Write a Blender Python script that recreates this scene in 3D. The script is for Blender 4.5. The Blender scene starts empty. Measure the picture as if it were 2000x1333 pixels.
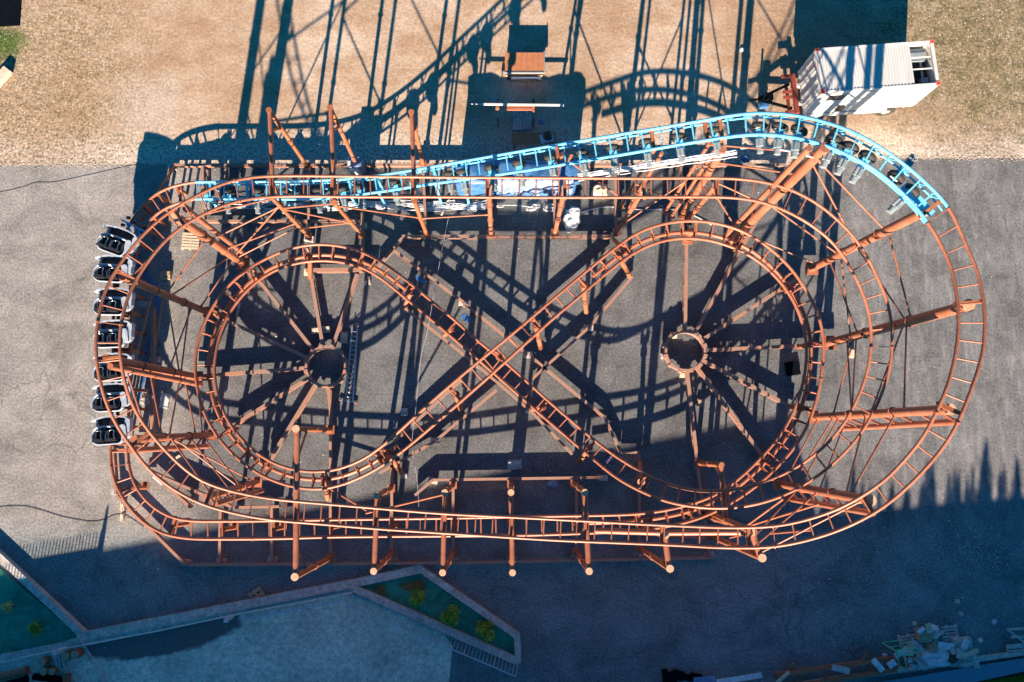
import bpy, math, random
from mathutils import Vector, Matrix
R=math.radians
random.seed(7)
sc=bpy.context.scene
C=sc.collection
# ---------------------------------------------------------------- camera, world, sun, exposure
CAM_H=41.0; FPX=1500.0; TH=math.atan(188/FPX)
cam=bpy.data.cameras.new('camera'); co=bpy.data.objects.new('camera',cam); C.objects.link(co)
co.location=(0,0,CAM_H); co.rotation_euler=(TH,0,0)
cam.sensor_width=36; cam.lens=FPX/2000*36; cam.clip_start=1; cam.clip_end=600
sc.camera=co
EL=R(21.8); AZ=R(6.2)            # shadows run to +y, 6.2 deg towards +x
wd=bpy.data.worlds.new("World"); sc.world=wd; wd.use_nodes=True
nt=wd.node_tree; nt.nodes.clear()
sky=nt.nodes.new('ShaderNodeTexSky'); sky.sky_type='NISHITA'; sky.sun_disc=False
sky.sun_elevation=EL; sky.sun_rotation=R(180)+AZ
tint=nt.nodes.new('ShaderNodeMix'); tint.data_type='RGBA'; tint.blend_type='MULTIPLY'
tint.inputs[0].default_value=1; tint.inputs[7].default_value=(0.03,0.53,0.92,1)
bg=nt.nodes.new('ShaderNodeBackground'); bg.inputs[1].default_value=0.050
ow=nt.nodes.new('ShaderNodeOutputWorld')
nt.links.new(sky.outputs[0],tint.inputs[6]); nt.links.new(tint.outputs[2],bg.inputs[0]); nt.links.new(bg.outputs[0],ow.inputs[0])
sl=bpy.data.lights.new('sun','SUN'); sl.energy=5; sl.angle=R(0.5); sl.color=(1,0.82,0.63)
so=bpy.data.objects.new('sun',sl); C.objects.link(so); so.location=(0,-60,40)
sdir=Vector((math.sin(AZ)*math.cos(EL),math.cos(AZ)*math.cos(EL),-math.sin(EL)))
so.rotation_euler=sdir.to_track_quat('-Z','Y').to_euler()
sc.view_settings.view_transform='Standard'; sc.view_settings.look='None'
sc.view_settings.exposure=1.6; sc.view_settings.gamma=1; sc.view_settings.use_curve_mapping=False

FW=Vector((0,math.sin(TH),-math.cos(TH))); UP=Vector((0,math.cos(TH),math.sin(TH))); CP=Vector((0,0,CAM_H))
def P(u,v,z=0.0):
    """point at height z seen at photo position (u,v)"""
    d=FW+Vector(((u-1000)/FPX,0,0))-UP*((v-666.5)/FPX)
    return CP+d*((z-CAM_H)/d.z)
def PJ(p):
    q=Vector(p)-CP; k=q.dot(FW)
    return 1000+FPX*q.x/k, 666.5-FPX*q.dot(UP)/k

# ---------------------------------------------------------------- mesh helper
class MB:
    def __init__(s): s.v=[]; s.f=[]; s.sm=[]; s.mi=[]; s.m=0
    def add(s,vs,fs,sm=False):
        b=len(s.v); s.v+= [Vector(p) for p in vs]
        for f in fs: s.f.append([b+i for i in f]); s.sm.append(sm); s.mi.append(s.m)
        return s
    def tube(s,path,r,n=8,cap=True,r2=None):
        path=[Vector(p) for p in path]
        if len(path)<2: return s
        T=[]
        for i in range(len(path)):
            a=path[max(i-1,0)]; b=path[min(i+1,len(path)-1)]
            t=(b-a); T.append(t.normalized() if t.length>1e-9 else Vector((0,0,1)))
        ref=Vector((0,0,1)) if abs(T[0].z)<.9 else Vector((1,0,0))
        u=T[0].cross(ref).normalized(); vs=[]
        for i,p in enumerate(path):
            u=(u-T[i]*u.dot(T[i])).normalized(); w=T[i].cross(u)
            rr=r if r2 is None else r+(r2-r)*i/(len(path)-1)
            for k in range(n):
                a=2*math.pi*(k+.5)/n
                vs.append(p+(u*math.cos(a)+w*math.sin(a))*rr)
        fs=[]
        for i in range(len(path)-1):
            for k in range(n):
                fs.append([i*n+k,i*n+(k+1)%n,(i+1)*n+(k+1)%n,(i+1)*n+k])
        s.add(vs,fs,n>4)
        if cap:
            L=len(path)-1
            s.add(vs[:n],[list(range(n))[::-1]]); s.add(vs[L*n:],[list(range(n))])
        return s
    def beam(s,a,b,w,h,up=(0,0,1),ext=0):
        a=Vector(a); b=Vector(b); t=(b-a).normalized(); a=a-t*ext; b=b+t*ext
        up=Vector(up)
        if abs(t.dot(up))>.98: up=Vector((1,0,0))
        x=t.cross(up).normalized(); y=x.cross(t).normalized()
        vs=[]
        for p in (a,b):
            for sx,sy in ((-1,-1),(1,-1),(1,1),(-1,1)): vs.append(p+x*sx*w/2+y*sy*h/2)
        return s.add(vs,[[3,2,1,0],[4,5,6,7],[0,1,5,4],[1,2,6,5],[2,3,7,6],[3,0,4,7]])
    def box(s,c,sz,rz=0,M=None):
        hx,hy,hz=sz[0]/2,sz[1]/2,sz[2]/2; c=Vector(c)
        vs=[Vector((x,y,z)) for z in (-hz,hz) for x,y in ((-hx,-hy),(hx,-hy),(hx,hy),(-hx,hy))]
        m=Matrix.Rotation(rz,3,'Z') if M is None else M
        return s.add([m@p+c for p in vs],[[3,2,1,0],[4,5,6,7],[0,1,5,4],[1,2,6,5],[2,3,7,6],[3,0,4,7]])
    def prism(s,pts,z0,z1):
        n=len(pts)
        area=sum(pts[i][0]*pts[(i+1)%n][1]-pts[(i+1)%n][0]*pts[i][1] for i in range(n))
        if area<0: pts=pts[::-1]
        vs=[(p[0],p[1],z0) for p in pts]+[(p[0],p[1],z1) for p in pts]
        fs=[list(range(n))[::-1],list(range(n,2*n))]+[[i,(i+1)%n,n+(i+1)%n,n+i] for i in range(n)]
        return s.add(vs,fs)
    def sheet(s,pts,z):
        n=len(pts)
        area=sum(pts[i][0]*pts[(i+1)%n][1]-pts[(i+1)%n][0]*pts[i][1] for i in range(n))
        if area<0: pts=pts[::-1]
        return s.add([(p[0],p[1],z) for p in pts],[list(range(n))])
    def build(s,name,mat,parent=None,loc=None):
        if parent is not None:
            o0=wloc(parent)
        else: o0=Vector(loc) if loc is not None else Vector((0,0,0))
        me=bpy.data.meshes.new(name)
        me.from_pydata([tuple(p-o0) for p in s.v],[],s.f)
        for p,sm,mi in zip(me.polygons,s.sm,s.mi): p.use_smooth=sm; p.material_index=mi
        for m in (mat if isinstance(mat,(list,tuple)) else [mat]): me.materials.append(m)
        me.update()
        o=bpy.data.objects.new(name,me); C.objects.link(o)
        if parent is not None: o.parent=parent
        else: o.location=o0
        return o
def wloc(o):
    p=Vector((0,0,0))
    while o is not None: p=p+o.location; o=o.parent
    return p
def tag(o,label=None,cat=None,group=None,kind=None):
    if label: o['label']=label
    if cat: o['category']=cat
    if group: o['group']=group
    if kind: o['kind']=kind
    return o
def empty(name,loc,label,cat,group=None):
    o=bpy.data.objects.new(name,None); C.objects.link(o); o.location=loc; o.empty_display_size=.3
    return tag(o,label,cat,group)
def dup(root,loc,rz=0,label=None,group=None):
    r=root.copy(); C.objects.link(r); r.location=loc; r.rotation_euler=(0,0,rz)
    if label: r['label']=label
    if group: r['group']=group
    for ch in list(root.children):
        c=ch.copy(); C.objects.link(c); c.parent=r
        for g in list(ch.children):
            d=g.copy(); C.objects.link(d); d.parent=c
    return r

# ---------------------------------------------------------------- materials
def newmat(name):
    m=bpy.data.materials.new(name); m.use_nodes=True
    nt=m.node_tree; nt.nodes.clear()
    o=nt.nodes.new('ShaderNodeOutputMaterial'); b=nt.nodes.new('ShaderNodeBsdfPrincipled')
    nt.links.new(b.outputs[0],o.inputs[0])
    return m,nt,b
def N(nt,t,**k):
    n=nt.nodes.new(t)
    for a,b in k.items(): setattr(n,a,b)
    return n
def coords(nt,sx=1,sy=1,sz=1,rz=0):
    g=N(nt,'ShaderNodeNewGeometry'); m=N(nt,'ShaderNodeMapping')
    m.inputs['Scale'].default_value=(sx,sy,sz); m.inputs['Rotation'].default_value=(0,0,rz)
    nt.links.new(g.outputs['Position'],m.inputs[0]); return m.outputs[0]
def noise(nt,vec,scale,detail=4,rough=.6,dist=0):
    n=N(nt,'ShaderNodeTexNoise'); n.inputs['Scale'].default_value=scale; n.inputs['Detail'].default_value=detail
    n.inputs['Roughness'].default_value=rough; n.inputs['Distortion'].default_value=dist
    nt.links.new(vec,n.inputs['Vector']); return n.outputs['Fac']
def ramp(nt,fac,stops):
    r=N(nt,'ShaderNodeValToRGB'); e=r.color_ramp.elements
    while len(e)<len(stops): e.new(.5)
    for i,(p,c) in enumerate(stops):
        e[i].position=p; e[i].color=(c,c,c,1) if isinstance(c,(int,float)) else (*c,1)
    nt.links.new(fac,r.inputs[0]); return r.outputs[0]
def mix(nt,fac,a,b,bt='MIX'):
    m=N(nt,'ShaderNodeMix',data_type='RGBA',blend_type=bt)
    for sock,v in ((m.inputs[0],fac),(m.inputs[6],a),(m.inputs[7],b)):
        if isinstance(v,(int,float)): sock.default_value=v
        elif isinstance(v,tuple): sock.default_value=(*v,1)
        else: nt.links.new(v,sock)
    return m.outputs[2]
def math_(nt,op,a,b=0.0,clamp=False):
    m=N(nt,'ShaderNodeMath',operation=op); m.use_clamp=clamp
    for s,v in ((m.inputs[0],a),(m.inputs[1],b)):
        if isinstance(v,(int,float)): s.default_value=v
        else: nt.links.new(v,s)
    return m.outputs[0]
def bump(nt,b,h,st=.4,d=.02):
    n=N(nt,'ShaderNodeBump'); n.inputs['Strength'].default_value=st; n.inputs['Distance'].default_value=d
    nt.links.new(h,n.inputs['Height']); nt.links.new(n.outputs[0],b.inputs['Normal'])
def simple(name,c1,c2=None,scale=3,rough=.6,metal=0,fine=30,bs=.15,spec=.5,lo=.35,hi=.65):
    m,nt,b=newmat(name); c2=c2 or tuple(x*.8 for x in c1)
    v=coords(nt); f=noise(nt,v,scale,5); col=ramp(nt,f,[(lo,c1),(hi,c2)])
    g=noise(nt,v,fine,2); col=mix(nt,.5,col,ramp(nt,g,[(.3,.75),(.7,1.0)]),'MULTIPLY')
    nt.links.new(col,b.inputs['Base Color']); b.inputs['Roughness'].default_value=rough; b.inputs['Metallic'].default_value=metal
    b.inputs['Specular IOR Level'].default_value=spec
    if bs: bump(nt,b,g,bs,.01)
    return m
def centre(u,v): 
    p=P(u,v); return (p.x,p.y)
def blob(nt,c,rx,ry,soft=.5,rz=0,jag=.25):
    """0..1 mask: a patch of ground about a place"""
    g=N(nt,'ShaderNodeNewGeometry'); s=N(nt,'ShaderNodeVectorMath',operation='SUBTRACT'); s.inputs[1].default_value=(c[0],c[1],0)
    nt.links.new(g.outputs['Position'],s.inputs[0])
    m=N(nt,'ShaderNodeMapping',vector_type='TEXTURE'); m.inputs['Rotation'].default_value=(0,0,rz); m.inputs['Scale'].default_value=(rx,ry,1)
    nt.links.new(s.outputs[0],m.inputs[0])
    l=N(nt,'ShaderNodeVectorMath',operation='LENGTH'); nt.links.new(m.outputs[0],l.inputs[0])
    nz=noise(nt,coords(nt),.9,4,.6)
    d=math_(nt,'ADD',l.outputs['Value'],math_(nt,'MULTIPLY',math_(nt,'SUBTRACT',nz,.5),jag*4))
    return math_(nt,'MULTIPLY',math_(nt,'SUBTRACT',1+soft/2,d),1/soft,True)

def asphalt():
    m,nt,b=newmat('asphalt'); v=coords(nt)
    big=noise(nt,v,.12,4,.55); med=noise(nt,v,.9,5,.65); fine=noise(nt,v,9,5,.8); grit=noise(nt,v,45,1,.5)
    sx=N(nt,'ShaderNodeSeparateXYZ'); g=N(nt,'ShaderNodeNewGeometry'); nt.links.new(g.outputs['Position'],sx.inputs[0])
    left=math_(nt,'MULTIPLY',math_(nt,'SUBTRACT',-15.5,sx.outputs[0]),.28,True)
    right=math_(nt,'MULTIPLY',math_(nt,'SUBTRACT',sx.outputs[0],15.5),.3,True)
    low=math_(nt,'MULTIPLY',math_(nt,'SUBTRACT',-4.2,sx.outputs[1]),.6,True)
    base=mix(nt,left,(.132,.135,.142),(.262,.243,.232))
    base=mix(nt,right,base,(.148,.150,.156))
    base=mix(nt,low,base,(.18,.205,.21))  # shade lift put into the colour: lighter, cooler asphalt towards the south
    base=mix(nt,1,base,ramp(nt,big,[(.3,.85),(.7,1.15)]),'MULTIPLY')
    base=mix(nt,1,base,ramp(nt,med,[(.3,.84),(.72,1.14)]),'MULTIPLY')
    base=mix(nt,1,base,ramp(nt,fine,[(.38,.62),(.62,1.42)]),'MULTIPLY')
    base=mix(nt,1,base,ramp(nt,grit,[(.3,.72),(.7,1.32)]),'MULTIPLY')
    # pale swept dust streaks on the right
    st=noise(nt,coords(nt,1.7,.33,1,R(14)),1.6,6,.72)
    base=mix(nt,math_(nt,'MULTIPLY',math_(nt,'MULTIPLY',math_(nt,'MULTIPLY',right,math_(nt,'SUBTRACT',1,low)),.5),ramp(nt,st,[(.47,0.0),(.68,1.0)])),base,(.34,.31,.30))
    ce=N(nt,'ShaderNodeTexVoronoi',feature='DISTANCE_TO_EDGE'); ce.inputs['Scale'].default_value=.11
    wv=N(nt,'ShaderNodeVectorMath',operation='ADD'); nt.links.new(v,wv.inputs[0])
    nz3=N(nt,'ShaderNodeTexNoise'); nz3.inputs['Scale'].default_value=.6; nz3.inputs['Detail'].default_value=6; nt.links.new(v,nz3.inputs['Vector']); 
    sc3=N(nt,'ShaderNodeVectorMath',operation='SCALE'); sc3.inputs['Scale'].default_value=2.2; nt.links.new(nz3.outputs['Color'],sc3.inputs[0]); nt.links.new(sc3.outputs[0],wv.inputs[1]); nt.links.new(wv.outputs[0],ce.inputs['Vector'])
    crack=math_(nt,'MULTIPLY',math_(nt,'LESS_THAN',ce.outputs['Distance'],.0035),math_(nt,'GREATER_THAN',noise(nt,v,.2,2,.5),.5))
    base=mix(nt,math_(nt,'MULTIPLY',crack,.3),base,(.04,.04,.04))
    stn=noise(nt,coords(nt,1,1.3,1,R(20)),.38,7,.72,.6)
    base=mix(nt,1,base,ramp(nt,stn,[(.36,.72),(.5,1.0),(.66,1.2)]),'MULTIPLY')
    base=mix(nt,math_(nt,'MULTIPLY',right,math_(nt,'MULTIPLY',ramp(nt,noise(nt,v,2.6,8,.85,1.0),[(.58,0.0),(.70,1.0)]),.75)),base,(.50,.47,.45))
    # white chips and spots
    vo=N(nt,'ShaderNodeTexVoronoi'); vo.inputs['Scale'].default_value=2.1; nt.links.new(v,vo.inputs['Vector'])
    spot=math_(nt,'LESS_THAN',vo.outputs['Distance'],.055)
    sel=math_(nt,'GREATER_THAN',noise(nt,v,.45,3,.7),.55)
    base=mix(nt,math_(nt,'MULTIPLY',spot,math_(nt,'MULTIPLY',sel,.8)),base,(.62,.60,.57))
    v2=N(nt,'ShaderNodeTexVoronoi'); v2.inputs['Scale'].default_value=6; nt.links.new(v,v2.inputs['Vector'])
    sp2=math_(nt,'LESS_THAN',v2.outputs['Distance'],.07)
    cl=blob(nt,centre(1890,1060),5.5,2.2,.7,R(8),.5)
    base=mix(nt,math_(nt,'MULTIPLY',sp2,cl),base,(.6,.56,.53))
    cl2=blob(nt,centre(1740,1125),5.0,1.2,.7,R(-4),.6)
    base=mix(nt,math_(nt,'MULTIPLY',math_(nt,'LESS_THAN',v2.outputs['Distance'],.05),cl2),base,(.55,.5,.47))
    # darker damp patch seams on right
    seam=math_(nt,'MULTIPLY',math_(nt,'LESS_THAN',math_(nt,'ABSOLUTE',math_(nt,'SUBTRACT',sx.outputs[0],24.1)),.25),math_(nt,'GREATER_THAN',sx.outputs[1],4))
    base=mix(nt,math_(nt,'MULTIPLY',seam,.3),base,(.06,.06,.06))
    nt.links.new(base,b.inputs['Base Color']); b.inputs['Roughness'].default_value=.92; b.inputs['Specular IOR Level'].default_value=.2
    bump(nt,b,fine,.25,.012)
    return m
def gravel():
    m,nt,b=newmat('sandy_gravel'); v=coords(nt)
    big=noise(nt,v,.16,5,.6,.3); med=noise(nt,coords(nt,1,1.5,1),.5,7,.7); fine=noise(nt,v,6.5,6,.82); grit=noise(nt,v,32,2,.6)
    base=ramp(nt,big,[(.36,(.37,.25,.165)),(.5,(.46,.335,.24)),(.64,(.56,.44,.345))])
    base=mix(nt,ramp(nt,med,[(.45,0.0),(.66,.75)]),base,(.33,.20,.12))
    sx=N(nt,'ShaderNodeSeparateXYZ'); g=N(nt,'ShaderNodeNewGeometry'); nt.links.new(g.outputs['Position'],sx.inputs[0])
    near=math_(nt,'MULTIPLY',math_(nt,'SUBTRACT',math_(nt,'ADD',17.6,math_(nt,'MULTIPLY',math_(nt,'SUBTRACT',med,.5),5)),sx.outputs[1]),.5,True)
    base=mix(nt,math_(nt,'MULTIPLY',near,.8),base,(.55,.475,.405))
    base=mix(nt,math_(nt,'MULTIPLY',blob(nt,centre(275,205),1.9,1.6,1.2,0,.7),.7),base,(.54,.46,.39))
    scrub=blob(nt,centre(1930,90),6.5,5.5,.8,R(-20),.4)
    base=mix(nt,math_(nt,'MULTIPLY',scrub,.85),base,mix(nt,ramp(nt,noise(nt,v,1.6,5,.7),[(.4,0.0),(.62,1.0)]),(.27,.21,.125),(.11,.10,.05)))
    lf=blob(nt,centre(60,150),5.5,6,.9,0,.45)
    base=mix(nt,math_(nt,'MULTIPLY',lf,.75),base,mix(nt,ramp(nt,noise(nt,v,2.2,4,.7),[(.42,0.0),(.62,1.0)]),(.36,.25,.155),(.19,.135,.07)))
    gr=blob(nt,centre(8,85),1.1,.9,.9,0,.45)
    base=mix(nt,gr,base,(.10,.14,.035))
    stones=math_(nt,'ADD',math_(nt,'MULTIPLY',near,.5),math_(nt,'ADD',math_(nt,'MULTIPLY',scrub,.5),math_(nt,'ADD',math_(nt,'MULTIPLY',lf,.5),.35)),True)
    tex=mix(nt,1,ramp(nt,fine,[(.40,.34),(.5,1.0),(.6,1.62)]),ramp(nt,grit,[(.36,.58),(.62,1.4)]),'MULTIPLY')
    base=mix(nt,stones,base,mix(nt,1,base,tex,'MULTIPLY'))
    vs=N(nt,'ShaderNodeTexVoronoi'); vs.inputs['Scale'].default_value=7.5; nt.links.new(v,vs.inputs['Vector'])
    sc_=N(nt,'ShaderNodeSeparateColor'); nt.links.new(vs.outputs['Color'],sc_.inputs[0])
    sto=math_(nt,'MULTIPLY',math_(nt,'LESS_THAN',vs.outputs['Distance'],.36),math_(nt,'GREATER_THAN',sc_.outputs[0],.72))
    base=mix(nt,math_(nt,'MULTIPLY',sto,math_(nt,'MULTIPLY',stones,.8)),base,ramp(nt,sc_.outputs[1],[(.3,(.16,.12,.09)),(.55,(.50,.43,.36)),(.8,(.68,.61,.54))]))
    nt.links.new(base,b.inputs['Base Color']); b.inputs['Roughness'].default_value=.95; b.inputs['Specular IOR Level'].default_value=.15
    h=math_(nt,'ADD',math_(nt,'MULTIPLY',fine,.6),math_(nt,'MULTIPLY',med,2.0)); bump(nt,b,h,.55,.04)
    return m
def concrete(name,c,dirt,blobs=(),sc_=1.0):
    m,nt,b=newmat(name); v=coords(nt)
    f=noise(nt,v,.5*sc_,5,.7); g=noise(nt,v,16,2,.7)
    col=mix(nt,ramp(nt,f,[(.4,0.0),(.75,.8)]),c,dirt)
    g2=noise(nt,v,3.5,8,.8); col=mix(nt,1,col,ramp(nt,g,[(.3,.62),(.7,1.4)]),'MULTIPLY'); col=mix(nt,1,col,ramp(nt,g2,[(.36,.6),(.62,1.2)]),'MULTIPLY')
    for cc,rx,ry,rz,dc in blobs: col=mix(nt,blob(nt,cc,rx,ry,.14,rz,.16),col,mix(nt,1,dc,ramp(nt,g,[(.3,.6),(.7,1.5)]),'MULTIPLY'))
    nt.links.new(col,b.inputs['Base Color']); b.inputs['Roughness'].default_value=.9; bump(nt,b,g,.2,.01)
    return m
def rusty(name,c1,c2,c3,rough=.5,amt=.5):
    m,nt,b=newmat(name); v=coords(nt)
    f=noise(nt,v,1.3,6,.7); col=ramp(nt,f,[(.35,c1),(.62,c2)])
    s=noise(nt,v,7,5,.75); col=mix(nt,math_(nt,'MULTIPLY',ramp(nt,s,[(.55,0.0),(.68,1.0)]),amt),col,c3)
    g=noise(nt,v,28,2,.6); col=mix(nt,.6,col,ramp(nt,g,[(.3,.7),(.7,1.15)]),'MULTIPLY')
    nt.links.new(col,b.inputs['Base Color']); b.inputs['Roughness'].default_value=rough
    b.inputs['Specular IOR Level'].default_value=.5; bump(nt,b,g,.1,.005)
    return m
M={}
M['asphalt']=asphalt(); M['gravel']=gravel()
M['rust']=rusty('salmon_primer',(.46,.175,.105),(.36,.12,.062),(.18,.055,.03),.42,.7)
M['rust_dark']=rusty('rusted_tube',(.45,.165,.08),(.34,.11,.048),(.17,.05,.024),.55,.7)
M['cap']=simple('bare_cap',(.74,.47,.31),(.6,.32,.19),6,.4)
M['base']=rusty('dusty_beam',(.31,.215,.185),(.42,.20,.125),(.19,.10,.07),.7,.7)
M['blue']=simple('blue_paint',(.15,.58,.86),(.20,.66,.90),2,.28,spec=.6,bs=.03)
M['tyre']=simple('tyre',(.030,.027,.026),(.05,.045,.042),6,.75)
M['white']=simple('white_paint',(.72,.71,.69),(.62,.61,.59),3,.4,bs=.05)
M['motor']=simple('motor_grey',(.30,.34,.36),(.22,.26,.28),5,.45)
M['black']=simple('black_plastic',(.018,.02,.024),(.035,.035,.04),5,.45)
M['chrome']=simple('steel_tube',(.7,.7,.7),(.55,.55,.55),5,.25,1)
M['shell']=simple('car_shell',(.52,.55,.60),(.30,.36,.44),3.5,.25,bs=0)
M['wood']=simple('timber',(.52,.37,.24),(.40,.27,.16),4,.8)
M['palewood']=simple('pale_timber',(.72,.60,.47),(.60,.47,.34),5,.8)
M['greywood']=simple('weathered_timber',(.68,.62,.58),(.42,.37,.35),5,.85)
M['alu']=simple('aluminium',(.62,.66,.72),(.5,.54,.6),5,.35,.6)
M['bluetarp']=simple('blue_tarp',(.03,.13,.34),(.10,.25,.48),2.5,.45)
M['lightblue']=simple('pale_blue_sheet',(.13,.21,.42),(.27,.33,.46),3.5,.45)
M['sack']=simple('white_sheet',(.84,.84,.85),(.52,.55,.62),5,.6,bs=.5,fine=9)
M['cable']=simple('white_cable',(.82,.82,.84),(.7,.7,.75),5,.4,bs=0)
M['cableb']=simple('blue_cable',(.05,.25,.7),(.04,.2,.6),5,.4,bs=0)
M['cablek']=simple('black_cable',(.02,.02,.02),(.03,.03,.03),5,.5,bs=0)
M['red']=simple('red_steel',(.30,.06,.045),(.2,.04,.03),4,.5)
M['redcast']=simple('red_casting',(.78,.14,.08),(.68,.1,.06),4,.5)
M['green']=simple('green_frame',(.22,.72,.38),(.16,.6,.3),4,.5)
M['orangewood']=simple('orange_board',(.50,.20,.09),(.42,.16,.07),3,.7)
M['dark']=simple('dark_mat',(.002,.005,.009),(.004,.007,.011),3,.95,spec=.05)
M['bark']=simple('bark',(.16,.11,.08),(.1,.07,.05),8,.9)
M['stone']=simple('wall_plaster',(.55,.5,.45),(.48,.44,.4),1,.9)
M['pink']=simple('red_and_white_tape',(.75,.25,.3),(.8,.7,.7),9,.5)
M['kerb']=concrete('kerb_concrete',(.58,.55,.50),(.34,.29,.25),(),4)
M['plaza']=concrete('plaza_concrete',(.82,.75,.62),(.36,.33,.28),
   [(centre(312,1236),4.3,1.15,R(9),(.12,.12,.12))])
def net():
    m,nt,b=newmat('green_netting'); v=coords(nt)
    f=noise(nt,v,.8,5,.65,1.5); col=ramp(nt,f,[(.35,(.012,.17,.115)),(.66,(.035,.32,.21))])
    w=noise(nt,coords(nt,30,30,1),1,1); col=mix(nt,.6,col,ramp(nt,w,[(.35,.6),(.65,1.4)]),'MULTIPLY')
    nt.links.new(col,b.inputs['Base Color']); b.inputs['Roughness'].default_value=.7; bump(nt,b,f,.9,.25); return m
M['net']=net()
def corr():
    m,nt,b=newmat('corrugated_white'); v=coords(nt,1,1,1,R(-5))
    w=N(nt,'ShaderNodeTexWave',bands_direction='X'); w.inputs['Scale'].default_value=2.2; w.inputs['Distortion'].default_value=.15
    nt.links.new(v,w.inputs['Vector'])
    f=noise(nt,coords(nt,3,.6,1),1.2,5,.7); col=mix(nt,ramp(nt,f,[(.45,0.0),(.75,.5)]),(.60,.60,.59),(.45,.44,.42))
    nt.links.new(col,b.inputs['Base Color']); b.inputs['Roughness'].default_value=.5; bump(nt,b,w.outputs['Fac'],.5,.03); return m
M['corr']=corr()
def grating():
    m,nt,b=newmat('grating'); v=coords(nt,1,1,1,R(-35))
    w=N(nt,'ShaderNodeTexWave',bands_direction='X'); w.inputs['Scale'].default_value=3.2; nt.links.new(v,w.inputs['Vector'])
    w2=N(nt,'ShaderNodeTexWave',bands_direction='Y'); w2.inputs['Scale'].default_value=3.2; nt.links.new(v,w2.inputs['Vector'])
    f=math_(nt,'MULTIPLY',w.outputs['Fac'],w2.outputs['Fac'])
    col=ramp(nt,f,[(.2,(.12,.22,.30)),(.5,(.26,.36,.43))])
    nt.links.new(col,b.inputs['Base Color']); b.inputs['Roughness'].default_value=.5; b.inputs['Metallic'].default_value=.3; return m
M['grating']=grating()
def leafm(name,a,b_):
    m,nt,b=newmat(name); oi=N(nt,'ShaderNodeNewGeometry')
    f=noise(nt,coords(nt),4,3,.6); f2=oi.outputs['Random Per Island']
    col=mix(nt,f2,a,b_); col=mix(nt,.5,col,ramp(nt,f,[(.3,.6),(.7,1.4)]),'MULTIPLY')
    nt.links.new(col,b.inputs['Base Color']); b.inputs['Roughness'].default_value=.6; return m
M['leaf']=leafm('leaves',(.10,.22,.015),(.36,.46,.05)); M['leafy']=leafm('pale_leaves',(.30,.36,.10),(.55,.55,.22))
M['conifer']=leafm('needles',(.02,.05,.015),(.05,.09,.02)); M['straw']=leafm('dry_grass',(.38,.27,.10),(.5,.38,.16))

# ---------------------------------------------------------------- ground
def pxy(pts,z=0): return [tuple(P(u,v,z).xy) for u,v in pts]
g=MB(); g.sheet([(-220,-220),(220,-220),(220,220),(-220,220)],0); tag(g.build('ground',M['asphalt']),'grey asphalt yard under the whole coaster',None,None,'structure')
top_edge=[(-60,323),(100,322),(300,321),(700,320),(1200,321),(1540,322),(1600,316),(1690,309),(1850,309),(2060,308)]
ed=[]
for i in range(len(top_edge)-1):
    a,b=top_edge[i],top_edge[i+1]
    for k in range(10):
        t=k/10; ed.append((a[0]+(b[0]-a[0])*t,a[1]+(b[1]-a[1])*t+random.uniform(-.8,.8)))
e2=pxy(ed); g=MB(); g.sheet([(-220,e2[0][1])]+e2+[(220,e2[-1][1]),(220,200),(-220,200)],.004)
tag(g.build('gravel_ground',M['gravel']),None,None,None,'structure')
rnd=random.Random(3); gs=MB()
for k in range(2600):
    u=rnd.uniform(-10,2010); v=(322 if u<1560 else 322-13*min(1,(u-1560)/130))+abs(rnd.gauss(0,5))-4
    q=P(u,v,.01); r_=rnd.uniform(.015,.05); a=rnd.uniform(0,3)
    gs.add([(q.x+r_*math.cos(a+t),q.y+r_*.8*math.sin(a+t),.005) for t in (0,1.6,3.1,4.7)]+[(q.x,q.y,.005+r_*.8)],[[0,1,4],[1,2,4],[2,3,4],[3,0,4]])
tag(gs.build('gravel_spill',simple('pebbles',(.58,.48,.38),(.38,.28,.2),6,.9,bs=0)),'loose pebbles spilled along the edge of the asphalt','gravel',None,'stuff')
gs=MB()
for k in range(700):
    u,v=(rnd.uniform(1500,2010),rnd.uniform(1010,1260)) if k<420 else (rnd.uniform(0,1500),rnd.uniform(330,1300))
    if k<200: u,v=rnd.gauss(1900,50),rnd.gauss(1070,22)
    q=P(u,v,.01); r_=rnd.uniform(.012,.04)*(1.6 if rnd.random()<.08 else 1); a=rnd.uniform(0,3)
    gs.add([(q.x+r_*math.cos(a+t),q.y+r_*.7*math.sin(a+t),.0045) for t in (0,1.6,3.1,4.7)]+[(q.x,q.y,.005+r_*.6)],[[0,1,4],[1,2,4],[2,3,4],[3,0,4]])
tag(gs.build('litter',simple('pale_chips',(.85,.82,.78),(.5,.45,.4),6,.9,bs=0)),'pale chips and litter scattered on the asphalt','litter',None,'stuff')
# plaza with its dark damp patches, and dark strip east of it
pl=pxy([(-200,1330),(0,1292),(165,1252),(400,1208),(690,1160),(860,1228),(884,1262),(868,1420),(-200,1420)])
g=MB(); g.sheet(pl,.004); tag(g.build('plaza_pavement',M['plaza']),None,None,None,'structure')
# netted beds are sheets inside kerbs
g=MB(); g.sheet(pxy([(-60,1075),(0,1110),(158,1243),(120,1257),(0,1281),(-60,1295)]),.06); tag(g.build('netting_ground',M['net']),None,None,None,'structure')
g=MB(); g.sheet(pxy([(700,1146),(822,1119),(1006,1244),(1007,1284)]),.06); tag(g.build('netting_ground',M['net']),None,None,None,'structure')
g=MB(); g.sheet(pxy([(1640,1345),(2040,1304),(2100,1500),(1640,1500)]),.004); tag(g.build('verge_ground',simple('dark_soil',(.05,.06,.03),(.03,.035,.02),2,.9)),None,None,None,'structure')

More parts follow.
